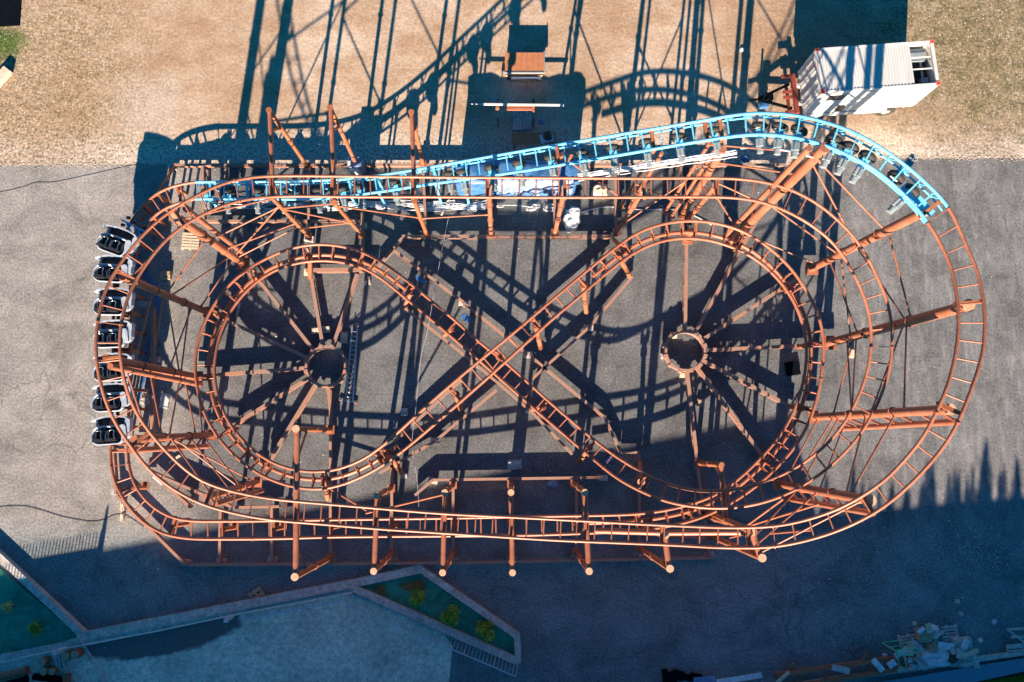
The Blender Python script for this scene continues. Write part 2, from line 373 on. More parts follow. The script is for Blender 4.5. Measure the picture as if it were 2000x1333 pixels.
# ================================================================ ROLLER COASTER
coaster=empty('roller_coaster',(0,0,0),'salmon coloured steel roller coaster with figure-eight track, blue lift section and radial supports','roller coaster')
L=[(383,356),(450,355.5),(548,355),(620,353),(680,350),(704,348),(760,340),(810,332),(930,311),(1050,290),(1150,273),(1240,258),(1319,245),(1400,231),(1437,224.5),(1488,221),(1520,222),(1555,225.5),(1599,235),(1650,251.5),(1686,268),(1753,311),(1804,354),(1853,405),
(1886,478),(1910,533),(1921,588),(1924,640),(1920,688),(1910,724),(1896,764),(1869,830),(1838,880),(1771,953),(1718,996),(1639,1036),(1550,1062),(1500,1069),(1416,1070),(1320,1065),(1200,1060),(1100,1056),(999,1050),(860,1041),(726,1032),(620,1023),(518,1014),(438,998),(390,983),(342,958),(294,921),(256,873),(222,821),(198,758),(188,700),(187,664),(193,616),(206,566),(239,509),(284,454),(332,413),(390,379),(438,358),(498,346),(548,344),(700,345),(900,347),(1100,348),(1250,349),(1426,349),(1488,355),(1548,372),(1598,399),(1646,439),(1682,482),(1718,552),(1737,602),(1743,664),(1741,707),(1726,760),(1708,802),(1684,844),(1646,889),(1600,928),(1536,966),(1464,988),(1392,993),(1301,980),(1236,952),(1210,938),(1150,890),(1054,808),(970,734),(850,631),(786,578),(740,540),(704,521),(668,512),(632,509),(596,511),(548,523),(505,547),(474,576),(443,619),(426,664),(418,714),(424,772),(443,820),(479,866),(515,895),(548,911),(584,920),(632,922),(680,911),(728,886),(764,857),(836,791),(898,737),(1018,638),(1083,582),(1150,526),(1210,478),(1248,453),(1296,437),(1349,431),(1404,437),(1464,458),(1512,492),(1548,528),(1584,583),(1603,628),(1609,676),(1606,724),(1596,779),(1576,835),(1555,870),(1531,899),(1488,941),(1440,976),(1392,1002),(1344,1020),(1250,1036),(1136,1042),(1001,1046),(860,1047),(644,1049),(548,1052),(450,1053),(354,1051),(306,1038),(270,1012),(246,983),(227,950),(217,916),(216,868),(219,800),(221,700),(222,600),(224,540),(232,490),(252,440),(288,392),(330,365),(383,356)]
Rr=[(383,389),(450,389),(548,389.5),(620,389),(680,384),(704,380),(770,371),(810,364),(935,347),(1050,330),(1150,313),(1234,299),(1319,284),(1420,268),(1450,264),(1488,262),(1520,264),(1555,269),(1601,280),(1652,301),(1703,328),(1753,368),(1809,430),
(1845,492),(1860,530),(1869,580),(1873,640),(1869,676),(1857,736),(1833,796),(1802,856),(1761,905),(1742,926),(1699,960),(1629,998),(1550,1022),(1512,1028),(1440,1031),(1320,1027),(1200,1021),(1150,1018),(994,1010),(860,1003),(726,992),(620,983),(534,975),(486,967),(438,956),(390,938),(354,911),(318,875),(289,841),(265,805),(250,770),(240,732),(234,688),(234,652),(242,606),(253,572),(282,521),(332,461),(390,422),(438,401),(486,389),(548,384),(700,385),(850,385),(1000,386),(1200,386),(1423,386),(1464,390),(1512,402),(1560,425),(1598,449),(1632,480),(1660,521),(1684,569),(1697,610),(1702,645),(1701,688),(1692,736),(1677,775),(1653,822),(1622,861),(1585,894),(1550,917),(1488,945),(1440,956),(1368,960),(1320,951),(1272,933),(1200,890),(1162,861),(1066,779),(987,708),(939,671),(884,622),(836,583),(788,543),(740,508),(692,487),(656,479),(620,477),(584,481),(536,497),(504,514),(462,542),(426,583),(402,624),(385,671),(380,714),(388,772),(405,822),(438,870),(486,914),(548,945),(596,955),(634,956),(680,943),(740,914),(788,880),(836,840),(946,744),(1042,657),(1090,614),(1138,574),(1186,532),(1248,488),(1296,470),(1334,465),(1380,468),(1428,482),(1476,506),(1512,537),(1543,576),(1565,622),(1576,676),(1571,737),(1558,786),(1533,838),(1490,891),(1428,948),(1392,970),(1344,987),(1296,998),(1248,1004),(1200,1006),(1100,1008),(939,1011),(884,1012),(668,1015),(548,1017),(450,1018),(354,1016),(318,1004),(284,978),(265,952),(253,923),(249,882),(252,800),(255,700),(257,600),(258,540),(264,500),(275,460),(290,432),(330,402),(383,389)]
# heights: (u,v,z) along the course, near the left rail, in order; last number = superelevation of the left rail
Z=[(383,356,1.5,0),(620,353,1.5,0),(704,348,1.8,0),(810,332,3.0,0),(930,311,4.5,0),(1050,290,5.8,0),(1150,273,6.9,0),(1240,258,7.8,0),(1319,245,8.6,0),(1400,231,9.3,0),(1488,221,10.3,0),(1599,235,11.8,0),(1686,268,12.2,.1),(1804,354,12.0,.1),(1886,478,12.0,.15),(1924,640,12.5,.15),(1869,830,12.7,.15),(1718,996,11.3,.15),(1639,1036,10.4,.1),(1550,1062,9.4,.05),(1416,1070,8.4,0),(1320,1065,7.6,0),(1200,1060,6.8,0),(1100,1056,6.4,0),(999,1050,6.3,0),(860,1041,6.3,0),(726,1032,6.4,0),(620,1023,6.8,0),(518,1014,7.2,.1),(438,998,7.3,.2),(342,958,8.1,.2),(256,873,9.2,.2),(198,758,10.1,.15),(187,664,10.2,.1),(206,566,9.8,.1),(284,454,9.3,.1),(390,379,8.6,.1),(498,346,7.6,0),(548,344,7.3,0),(700,345,7.2,0),(1426,349,7.5,0),(1548,372,8.3,.1),(1646,439,7.9,.2),(1718,552,7.3,.25),(1743,664,7.0,.3),(1726,760,6.8,.3),(1684,844,6.4,.35),(1600,928,5.6,.4),(1536,966,5.0,.4),(1464,988,4.5,.4),(1392,993,4.1,.4),(1301,980,3.6,.35),(1210,938,2.8,.1),(1150,890,2.4,0),(1054,808,2.0,0),(970,734,1.8,0),(850,631,1.7,0),(740,540,1.5,-.1),(632,509,1.5,-.15),(505,547,1.7,-.15),(426,664,2.1,-.15),(424,772,2.5,-.15),(479,866,2.9,-.15),(584,920,3.2,-.15),(680,911,3.4,-.1),(764,857,3.9,0),(836,791,4.4,0),(898,737,4.8,0),(1018,638,5.1,0),(1083,582,5.0,0),(1210,478,4.2,.1),(1349,431,3.7,.15),(1464,458,3.5,.2),(1584,583,3.2,.2),(1609,676,3.1,.2),(1596,779,3.0,.2),(1531,899,2.9,.2),(1440,976,2.8,.15),(1344,1020,2.6,.1),(1136,1042,2.35,0),(1001,1046,2.2,0),(860,1047,2.0,0),(644,1049,2.1,0),(450,1053,2.3,0),(354,1051,2.4,0),(270,1012,2.4,0),(217,916,2.3,0),(216,868,2.0,0),(221,700,1.6,0),(222,600,1.5,0),(288,392,1.5,0),(383,356,1.5,0)]
def densify(pts,step=3.0):
    out=[]
    n=len(pts)
    for i in range(n-1):
        p0=Vector(pts[max(i-1,0)]); p1=Vector(pts[i]); p2=Vector(pts[i+1]); p3=Vector(pts[min(i+2,n-1)])
        d=(p2-p1).length; k=max(1,int(d/step))
        t0=0; t1=t0+max((p1-p0).length,1e-3)**.5; t2=t1+max(d,1e-3)**.5; t3=t2+max((p3-p2).length,1e-3)**.5
        for j in range(k):
            t=t1+(t2-t1)*j/k
            A1=p0*((t1-t)/(t1-t0))+p1*((t-t0)/(t1-t0)) if i>0 else p1
            A2=p1*((t2-t)/(t2-t1))+p2*((t-t1)/(t2-t1))
            A3=p2*((t3-t)/(t3-t2))+p3*((t-t2)/(t3-t2)) if i<n-2 else p2
            B1=A1*((t2-t)/(t2-t0))+A2*((t-t0)/(t2-t0)); B2=A2*((t3-t)/(t3-t1))+A3*((t-t1)/(t3-t1))
            out.append(B1*((t2-t)/(t2-t1))+B2*((t-t1)/(t2-t1)))
    out.append(Vector(pts[-1])); return out
def smooth(ps,w,it=2):
    for _ in range(it):
        q=[]
        n=len(ps)
        for i in range(n):
            k=min(w,i,n-1-i); s=ps[i]*0; c=0
            for j in range(i-k,i+k+1): s=s+ps[j]; c+=1
            q.append(s*(1/c))
        ps=q
    return ps
DL=smooth(densify(L),7); DR=smooth(densify(Rr),7)
# match the rails
match=[0]; j=0
for i,p in enumerate(DL):
    best=None
    for k in range(j,min(j+34,len(DR))):
        d=(DR[k]-p).length
        if best is None or d<best[0]: best=(d,k)
    j=best[1]; 
    if i: match.append(j)
match=[float(m) for m in match]; match=smooth([Vector((m,0)) for m in match],5)
def DRat(m):
    i=min(int(m),len(DR)-2); t=m-i; return DR[i].lerp(DR[i+1],t)
# heights by index
zi=[]; j=0
for (u,v,z,bk) in Z:
    best=min(range(j,min(j+420,len(DL))),key=lambda k:(DL[k]-Vector((u,v))).length+.02*(k-j))
    zi.append((best,z,bk)); j=best
zi[-1]=(len(DL)-1,Z[-1][2],Z[-1][3])
zz=[]
for i in range(len(DL)):
    for a,b in zip(zi[:-1],zi[1:]):
        if a[0]<=i<=b[0]:
            t=(i-a[0])/max(1,b[0]-a[0]); zz.append(Vector((a[1]+(b[1]-a[1])*t,a[2]+(b[2]-a[2])*t))); break
    else: zz.append(zz[-1])
zz=smooth(zz,14,3)
RL=[];RR=[]
for i,p in enumerate(DL):
    q=DRat(match[i].x); z,bk=zz[i]
    RL.append(P(p.x,p.y,z+bk)); RR.append(P(q.x,q.y,z))
RL=smooth(RL,4,1); RR=smooth(RR,4,1)
CL=[(a+b)/2 for a,b in zip(RL,RR)]
S=[0]
for a,b in zip(CL[:-1],CL[1:]): S.append(S[-1]+(b-a).length)
def idx_px(u,v,lo=0,hi=None):
    return min(range(lo,hi or len(DL)),key=lambda k:(DL[k]-Vector((u,v))).length)
i_blue=idx_px(1853,405,0,900)
i_mid=idx_px(1236,952); i_l0=idx_px(786,578); i_l1=idx_px(764,857); i_r0=idx_px(1150,526); i_r1=idx_px(1320,1026)
i_low=idx_px(1150,1042,i_r1); i_st=idx_px(216,868,i_r1); 
GA=.95
def sect_kind(i):
    if i<i_blue: return 'blue'
    if i_l0<=i<i_l1: return 'spine'
    if i_r0<=i<i_low: return 'spine'
    return 'plain'
# cut into sections of about 6.5 m, always at the changes of kind
cuts=[0]
for i in range(1,len(DL)):
    if sect_kind(i)!=sect_kind(i-1) or S[i]-S[cuts[-1]]>8.2:
        if S[i]-S[cuts[-1]]>1.5: cuts.append(i)
cuts.append(len(DL)-1)
def simplify(idx,pts,tol=.004):
    """keep enough points for a smooth bend"""
    out=[idx[0]]
    for k in idx[1:-1]:
        a=pts[out[-1]]
        if (pts[k]-a).length<.22: continue
        out.append(k)
    out.append(idx[-1]); return out
TIE=.76; tie_jobs=[]
for a,b in zip(cuts[:-1],cuts[1:]):
    kd=sect_kind((a+b)//2); mat=M['blue'] if kd=='blue' else M['rust']
    idx=simplify(list(range(a,b+1)),CL)
    m=MB(); tops=[]
    # flange pair at both ends = the bolted joints
    for e,sg in ((a,1),):
        e2=min(max(e+sg,0),len(CL)-1); t=(CL[e2]-CL[e]).normalized()
        pa=RL[e]+t*.045; pb=RR[e]+t*.045
        m.beam(pa,pb,.03,.05)
        for q in (pa,pb): m.tube([q-t*.018,q+t*.018],.11,10)
    if kd=='spine':
        m.tube([CL[k]-Vector((0,0,.52)) for k in idx],.10,10); m.beam(CL[a],CL[a]-Vector((0,0,.52)),.1,.03)
    if kd=='blue':
        for rl in (RL,RR):
            pass
    sec=m.build('track_section',mat,coaster)
    if kd=='blue':
        for rl in (RL,RR):
            t=MB(); t.tube([rl[k].lerp(CL[k],.14)-Vector((0,0,.30)) for k in idx],.045,6); t.build('lower_chord',mat,sec)
    for rl in (RL,RR):
        t=MB(); t.tube([rl[k] for k in idx],.068 if a<i_mid-140 else .078,10); t.build('rail',mat,sec)
    n=max(2,round((S[b]-S[a])/TIE)); 
    for k in range(1,n):
        s=S[a]+(S[b]-S[a])*k/n
        i=min(range(a,b+1),key=lambda q:abs(S[q]-s))
        tie_jobs.append((CL[i].z,i,kd,sec,mat))
tie_jobs.sort(key=lambda t:-t[0])
def tie(m,i,kd):
    a,b=RL[i],RR[i]; c=CL[i]; t=(CL[min(i+1,len(CL)-1)]-CL[max(i-1,0)]).normalized(); d=Vector((0,0,-1))
    if kd=='plain':
        m.tube([a,b],.034 if i<i_mid-140 else .045,6)
    elif kd=='spine':
        m.tube([a,b],.036,6)
        s=c+d*.46
        for q in (a,b):
            q2=q.lerp(c,.12)
            m.add([q2+t*.03,c.lerp(q,.35)+t*.03,s+t*.05,s-t*.05,c.lerp(q,.35)-t*.03,q2-t*.03],[[0,1,2,3,4,5]])
            m.beam(q2,s,.035,.09,t)
    else:
        m.beam(a,b,.06,.05)
        for q in (a,b):
            f=q.lerp(c,.14); m.beam(f+d*.02,f+d*.30,.06,.05)
            m.beam(f+d*.28,f.lerp(c,.0)+t*.28+d*.05,.035,.035)
ti=MB(); tb=MB()
for n,(z,i,kd,sec,mat) in enumerate(tie_jobs):
    if n<98:
        m=MB(); tie(m,i,kd); m.build('cross_tie',mat,sec)
    else: tie(tb if kd=='blue' else ti,i,kd)
tag(ti.build('cross_tie',M['rust'],coaster),None,None,None,'stuff'); 
if tb.f: tag(tb.build('cross_tie',M['blue'],coaster),None,None,None,'stuff')

# ---- supports
POST={}
def near_track(p,zmin=-1,zmax=99):
    return min((k for k in range(0,len(CL),2) if CL[k].z>p.z+zmin and CL[k].z<p.z+zmax),key=lambda k:(CL[k]-p).length)
def saddle(m,k,frm,drop=.16,r=.07):
    a,b=RL[k],RR[k]; d=Vector((0,0,-drop))
    m.beam(a.lerp(b,.02)+d,b.lerp(a,.02)+d,.14,.16)
    m.tube([frm,CL[k]+d*1.6],r,8)
    for q in (a,b): m.box(q+d*.6,(.14,.14,.1))
def vpost(nm,b,t,z,r=.24,arm=True,z0=.5,mat='rust',cap=True,twin=None,web=True):
    """a post standing at photo place b whose head (height z) is seen at t"""
    B=P(*b,z0); T=P(*t,z); POST[nm]=(B,T)
    m=MB(); m.tube([B,T],r,18); m.beam(B-Vector((0,0,.02)),B+Vector((0,0,.05)),r*3.4,r*3.4,(0,1,0))
    for f in (.33,.66):
        q=B.lerp(T,f); dd=(T-B).normalized(); m.tube([q-dd*.03,q+dd*.03],r+.05,18)
    part=m.build('support_post',M[mat],coaster)
    if cap:
        c=MB(); dd=(T-B).normalized(); c.tube([T,T+dd*.05],r+.03,18); c.build('end_cap',M['cap'],part)
    if twin:
        (b2,t2,z20)=twin; B2=P(*b2,z20); T2=P(*t2,z-.2)
        w=MB(); w.tube([B2,T2],.13,12); w.build('strut_tube',M[mat],part)
        if web:
            n=7
            for k in range(n):
                f=.12+.82*k/(n-1); f2=f+.06
                w=MB(); w.tube([B.lerp(T,f),B2.lerp(T2,min(1,f2))],.055,8); w.build('web_brace',M[mat],part)
    if arm:
        k=near_track(T,-.6,1.6) ; s=MB(); saddle(s,k,T-Vector((0,0,.25)),.2,r*.6); s.build('saddle',M['rust_dark'],part)
    return part
vpost('r1',(1585,525),(1808,412),11.6,.20)
vpost('r2',(1620,670),(1892,597),12.1,.22)
vpost('r3',(1590,815),(1855,800),12.2,.19,twin=((1640,838),(1868,824),2.2))
vpost('r4',(1520,945),(1700,978),10.9,.19,twin=((1535,974),(1705,1003),.9))
vpost('l1',(475,515),(344,424),8.8,.20,twin=((482,500),(362,408),.8),web=False)
vpost('l2',(405,610),(238,541),9.3,.17,cap=False)
vpost('l3',(385,737),(205,700),9.7,.18,cap=False,twin=((392,752),(215,716),.6),web=False)
vpost('l4',(412,850),(262,858),8.6,.165,cap=False,twin=((405,872),(255,880),1.2))
vpost('l5',(502,942),(402,972),7.0,.16,cap=False,twin=((512,958),(420,985),.8))
vpost('n1',(1430,470),(1612,288),11.9,.22,cap=False,twin=((1416,462),(1580,290),.8),web=False)
vpost('n2',(1334,418),(1412,292),9.1,.17,cap=False)
vpost('n3',(1342,468),(1350,452),3.2,.16)
# supports of the top straight: portals over the lift track
def portal(nm,b1,b2,z1,t1,t2,r=.105,disc=True,extra=None):
    B1=P(*b1,.5);B2=P(*b2,.5);T1=P(*t1,z1);T2=P(*t2,z1)
    POST[nm+'a']=(B1,T1);POST[nm+'b']=(B2,T2)
    m=MB(); d=(T2-T1).normalized(); m.tube([T1-d*.05,T2+d*.05],r,16)
    pf=m.build('portal_frame',M['rust'],coaster)
    for B,T in ((B1,T1),(B2,T2)):
        w=MB(); w.tube([B,T+Vector((0,0,r+.03))],r*1.0,14); w.beam(B,B+Vector((0,0,.05)),r*3.4,r*3.4,(0,1,0))
        q=B.lerp(T,.5); dd=(T-B).normalized(); w.tube([q-dd*.03,q+dd*.03],r+.04,14); w.build('post',M['rust_dark'],pf)
    if disc:
        for T,s in ((T1,-1),(T2,1)):
            e=T+Vector((0,0,r+.03)); c=MB(); c.tube([e,e+Vector((0,0,.03))],r+.035,16); c.build('end_cap',M['cap'] if nm[0]=='b' else M['rust_dark'],pf)
    kb=None
    for k in range(0,len(CL)):
        c=CL[k]
        f=(c-T1).dot(d)/(T2-T1).length
        if -.05<f<1.05 and 0<c.z-z1<1.5:
            dist=(c-(T1+(T2-T1)*f)).length
            if kb is None or dist<kb[0]: kb=(dist,k,f)
    if kb:
        s=MB(); saddle(s,kb[1],T1+(T2-T1)*kb[2],.2,.1); s.build('saddle',M['rust_dark'],pf)
    w=MB()
    for B,T,s in ((B1,T1,1),(B2,T2,-1)): w.tube([B.lerp(T,.72),T+d*s*(T2-T1).length*.22],.055,8)
    w.build('knee_brace',M['rust_dark'],pf)
    return pf
portal('t1',(600,325),(603,462),6.7,(527,218),(533,388))
portal('t2',(700,330),(707,460),6.7,(646,213),(654,398))
portal('t3',(826,320),(833,457),6.6,(804,222),(810,395))
for nm,b,t,z in (('t4',(959,457),(955,366),6.7),('t5',(1084,455),(1103,368),6.7),('t6',(1205,455),(1256,372),6.6),('t7',(1345,428),(1398,362),6.6)):
    vpost(nm,b,t,z,.12)
# lift supports, pairs of slim posts
for nm,b,t,z in (('k1',(1072,330),(1103,296),5.2),('k2',(1213,402),(1280,290),8.0),('k3',(1299,414),(1386,280),8.8)):
    vpost(nm,b,t,z,.085,cap=False); b2=(b[0]+13,b[1]+9); t2=(t[0]+13,t[1]+9); vpost(nm+'x',b2,t2,z,.085,arm=False,cap=False)
for u in (430,500,570,640,700,760):
    for du in (0,):
        B=P(u,372,0); k=near_track(Vector((B.x,B.y,1.5)),-1,1.5); m=MB()
        for q in (RL[k],RR[k]): m.beam((q.x,q.y,.1),(q.x,q.y,q.z-.1),.12,.12)
        m.beam(RL[k]-Vector((0,0,.2)),RR[k]-Vector((0,0,.2)),.12,.12); m.build('track_stand',M['blue'],coaster)
for u in (845,905):
    k=idx_px(u,325,0,400); m=MB()
    for q in (RL[k],RR[k]): m.beam((q.x,q.y,.1),(q.x,q.y,q.z-.1),.12,.12)
    m.beam(RL[k]-Vector((0,0,.2)),RR[k]-Vector((0,0,.2)),.12,.12); m.build('track_stand',M['blue'],coaster)
# bottom portals
portal('b1',(645,840),(645,1090),6.35,(580,838),(578,1126),.135)
portal('b2',(764,954),(765,1083),5.75,(737,968),(731,1115),.12)
portal('b3',(885,948),(885,1082),5.85,(869,962),(865,1118),.115)
portal('b4',(998,945),(999,1080),5.9,(998,962),(1001,1118),.115)
portal('b5',(1122,945),(1126,1079),5.95,(1142,962),(1150,1115),.125)
portal('b6',(1249,1030),(1249,1071),7.1,(1298,1045),(1307,1110),.13)
portal('b7',(1380,1000),(1387,1047),7.95,(1468,1038),(1486,1089),.14)
portal('b8',(1365,905),(1378,1008),3.9,(1408,908),(1418,1020),.13,disc=False)
# lower spine tube under bottom run
m=MB(); m.tube([P(1162,1037,6.2),P(1300,1041,6.9),P(1446,1040,7.7)],.13,14); m.build('spine_tube',M['rust'],coaster)
# short pedestals beneath the figure eight
ped=[((606,545),(603,512)),((707,520),(702,508)),((500,545),(492,530)),((418,612),(412,606)),((400,735),(397,735)),((462,838),(446,838)),((520,905),(508,917)),((640,975),(628,955)),((785,925),(766,905)),
 ((790,602),(796,572)),((868,655),(878,640)),((1040,800),(1052,806)),((1130,905),(1150,880)),((1230,540),(1215,500)),((1145,610),(1150,560)),((1056,680),(1054,640)),((985,700),(972,690)),((900,800),(890,772)),
 ((1200,470),(1215,475)),((1435,490),(1448,478)),((1528,565),(1556,555)),((1560,678),(1596,672)),((1545,795),(1580,800)),((1475,905),(1505,905)),((1345,1010),(1352,1004)),((1250,905),(1262,930)),((750,905),(740,900))]
for i,(b,t) in enumerate(ped):
    g0=P(b[0],b[1],.5)
    # the track point seen nearest to t, low one
    k=min((k for k in range(i_mid-60,i_low) ),key=lambda k:(Vector(PJ(CL[k]))-Vector(t)).length)
    T=CL[k]-Vector((0,0,.55)); B=Vector((g0.x,g0.y,.5)) if (g0.xy-T.xy).length<1.6 else Vector((T.x,T.y,.5))
    m=MB(); m.tube([B,T],.13,12); m.tube([T,T+(B-T).normalized()*.05],.19,12); part=m.build('support_post',M['rust_dark'],coaster)
    s=MB(); saddle(s,k,T,.3,.09)
    # gusset plates
    t3=(CL[min(k+2,len(CL)-1)]-CL[k-2]).normalized(); 
    for sg in (-1,1): s.beam(T,RL[k].lerp(RR[k],.5+.42*sg)-Vector((0,0,.12)),.2,.06,t3)
    s.build('saddle',M['rust'],part)
# pedestals of the low bottom straight and left bend
for (u,v,tu) in ((430,1035,None),(532,1035,None),(645,1032,None),(765,1030,None),(885,1029,None),(999,1028,None),(1126,1025,None),(1249,1020,None),(335,1030,None),(255,950,None),(235,880,None)):
    k=min(range(i_r1-80,i_st+1),key=lambda k:(Vector(PJ(CL[k]))-Vector((u,v))).length)
    T=CL[k]; m=MB(); m.tube([(T.x,T.y-.1,.45),(T.x,T.y,T.z-.25)],.11,12); m.beam((T.x,T.y,.45),(T.x,T.y,.5),.4,.4,(0,1,0)); part=m.build('support_post',M['rust_dark'],coaster)
    s=MB(); saddle(s,k,T-Vector((0,0,.35)),.2,.09); s.build('saddle',M['rust_dark'],part)
# station stands under the cars
for k in range(i_st,len(CL)-6,12):
    m=MB()
    for q in (RL[k],RR[k]): m.beam((q.x,q.y,.05),(q.x,q.y,q.z-.1),.14,.14)
    m.beam(RL[k]-Vector((0,0,.2)),RR[k]-Vector((0,0,.2)),.12,.12); m.build('track_stand',M['rust_dark'],coaster)
# thin bracing rods between posts
def on(nm,u,v):
    B,T=POST[nm]; f=min((i/60 for i in range(61)),key=lambda f:(Vector(PJ(B.lerp(T,f)))-Vector((u,v))).length); return B.lerp(T,f)
rods=[('n1',1602,322,'r1',1725,437),('n1',1590,325,'r1',1660,460),('r1',1738,455,'r2',1777,618),('r1',1682,500,'r2',1765,615),('r2',1775,637,'r3',1763,797),('r2',1770,640,'r3',1700,798),('r3',1752,815,'r4',1660,955),('r3',1690,815,'r4',1655,955),
 ('l1',418,460,'t1b',540,410),('l1',462,496,'t1b',535,412),('t1b',556,403,'t2b',658,395),('t1b',556,406,'t2b',687,437),('t1b',590,445,'t2b',685,437),('t2b',670,393,'t3b',817,428),('l1',465,500,'t1b',575,450),('l1',397,475,'l2',330,562),('l1',447,508,'l2',335,568),('l1',452,512,'l2',392,600),
 ('l2',322,585,'l3',350,728),('l2',318,580,'l3',296,722),('l3',292,722,'l4',318,850),('l3',352,735,'l4',330,850),('l3',357,738,'l4',383,850),('l4',333,853,'l5',412,965),('l4',337,853,'l5',468,952),('l4',395,852,'l5',470,950),
 ('r4',1560,950,'b7b',1450,1075),('r4',1598,960,'b7b',1460,1078),('n2',1400,320,'n1',1560,340),('n2',1380,350,'n1',1500,405),('r2',1675,655,'r1',1620,505),('r2',1672,655,'r3',1662,812),('n1',1500,400,'r1',1640,500)]
rods+=[('r1',1640,497,'r2',1660,660),('r2',1655,662,'r3',1665,812),('r2',1670,658,'r3',1625,813),('r3',1640,812,'r4',1560,952),('r3',1655,812,'r4',1600,960),('l1',440,485,'t1b',575,440),('l2',375,598,'l3',330,728),('l4',370,852,'l5',450,958),('l3',240,708,'l4',290,856),('l2',300,568,'l3',262,714),('r4',1690,975,'b7b',1475,1085),('n2',1370,365,'t7',1385,375),('k1',1090,308,'t5',1095,420),('t3b',815,430,'t4',957,420),('l4',330,853,'l5',500,944),('l2',370,595,'l3',352,733),('l3',385,737,'l4',395,850),('l2',250,548,'l1',360,436),('l1',350,430,'t1b',533,388),('t6',1215,440,'k3',1340,360),('t7',1390,370,'n1',1440,455),('n1',1600,300,'k3',1386,282),('r4',1530,948,'r3',1600,814),('r4',1545,950,'r3',1630,812),('r1',1600,518,'n1',1445,455),('n3',1345,460,'n2',1340,410),('k2',1240,360,'k3',1320,395),('k1',1095,305,'k2',1220,392)]
def tube_brace(a,b,r=.05):
    m=MB(); m.tube([P(*a),P(*b)],r,8); m.build('brace_rod',M['rust'],coaster)
tube_brace((715,1003,1.2),(868,966,4.5)); tube_brace((645,955,1.0),(720,1000,1.2)); tube_brace((1455,1030,2.0),(1530,975,5.5)); tube_brace((1462,1028,2.0),(1600,985,6.5)); tube_brace((1500,1043,2),(1584,1036,7)); tube_brace((1300,1048,1.5),(1378,1052,1.5)); tube_brace((1420,1052,1.5),(1460,1042,6))
for a,u,v,b,u2,v2 in rods:
    m=MB(); A=on(a,u,v); B=on(b,u2,v2); m.tube([A,B],.04,8)
    d=(B-A).normalized(); m.tube([A,A+d*.25],.06,6); m.tube([B-d*.25,B],.06,6); m.build('brace_rod',M['rust'],coaster)

# ---- base frame
def bbeam(pts,w=.14,h=.30,zc=.36,name='base_beam'):
    for a,b in zip(pts[:-1],pts[1:]):
        m=MB(); A=P(*a,zc+h/2); B=P(*b,zc+h/2); A.z=B.z=zc
        d=(B-A).normalized(); x=d.cross(Vector((0,0,1)))
        # I-section: two flanges and a web
        m.beam(A+Vector((0,0,h/2-.015)),B+Vector((0,0,h/2-.015)),w,.03); m.beam(A-Vector((0,0,h/2-.015)),B-Vector((0,0,h/2-.015)),w,.03)
        m.beam(A,B,w*.55,h-.064)
        n=int((B-A).length/1.1)
        for k in range(1,n): 
            q=A.lerp(B,k/n); m.beam(q-x*w*.46,q+x*w*.46,.03,h-.07)
        m.build(name,M['base'],coaster)
bbeam([(270,430),(335,324)]);bbeam([(337,322),(1320,322)]);bbeam([(1322,322),(1535,322)])
bbeam([(400,432),(703,432)]);bbeam([(785,462),(1200,462)],.18)
bbeam([(785,465),(735,525)])
bbeam([(218,862),(225,966)]);bbeam([(226,968),(362,1104)]);bbeam([(364,1104),(900,1100)]);bbeam([(902,1100),(1395,1090)])
bbeam([(298,600),(296,860)],.18)
bbeam([(452,992),(545,990)]);bbeam([(845,938),(1178,933)]);bbeam([(845,938),(810,968)]);bbeam([(292,920),(372,992)]);bbeam([(300,925),(450,990)])
bbeam([(765,486),(905,590)]);bbeam([(905,592),(1032,692)]);bbeam([(1035,695),(1180,815)]);bbeam([(1182,817),(1212,883)]);bbeam([(1214,884),(1250,884)])
bbeam([(790,602),(930,712)]);bbeam([(932,714),(1035,802)]);bbeam([(1037,804),(1118,888)])
bbeam([(740,925),(850,862)]);bbeam([(852,860),(970,762)]);bbeam([(1040,740),(1150,640)]);bbeam([(1152,638),(1236,540)])
bbeam([(770,862),(905,738)]);bbeam([(1045,612),(1190,489)])
for x0,y0,x1,y1 in ((395,326,397,430),(440,326,442,430),(602,326,603,470),(706,326,708,500),(826,326,832,460),(1330,326,1334,466),(1202,326,1204,460),(1083,326,1084,460),(958,326,959,460),
   (430,995,428,1100),(530,993,530,1098),(645,762,645,1100),(765,905,765,1097),(885,940,885,1096),(999,938,999,1095),(1126,936,1126,1093),(1249,888,1249,1090),(1362,905,1387,1088)):
    bbeam([(x0,y0),(x1,y1)])
HL=(637,716); HR=(1338,686)
for c,sp in ((HL,[(480,516),(406,610),(388,735),(455,832),(524,903),(645,800),(608,545),(697,535)]),(HR,[(1341,468),(1478,432),(1560,543),(1580,675),(1555,800),(1530,945),(1362,903)])):
    m=MB(); cc=P(*c,.5); n=12
    for k in range(n):
        a=2*math.pi*(k+.5)/n; b=2*math.pi*(k+1.5)/n; rr=1.07
        m.beam((cc.x+rr*math.cos(a),cc.y+rr*math.sin(a),.42),(cc.x+rr*math.cos(b),cc.y+rr*math.sin(b),.42),.13,.42)
    for k in range(n):
        a=2*math.pi*(k+.5)/n; m.box((cc.x+1.07*math.cos(a),cc.y+1.07*math.sin(a),.42),(.2,.2,.48),a)
    m.build('hub_ring',M['base'],coaster)
    for s in sp:
        A=Vector(c); B=Vector(s); d=(B-A).normalized(); A=A+d*41
        bbeam([tuple(A),tuple(B)],.185,.3,.38,'hub_spoke')
bbeam([(597,528),(732,527)],.22,.34,.40)
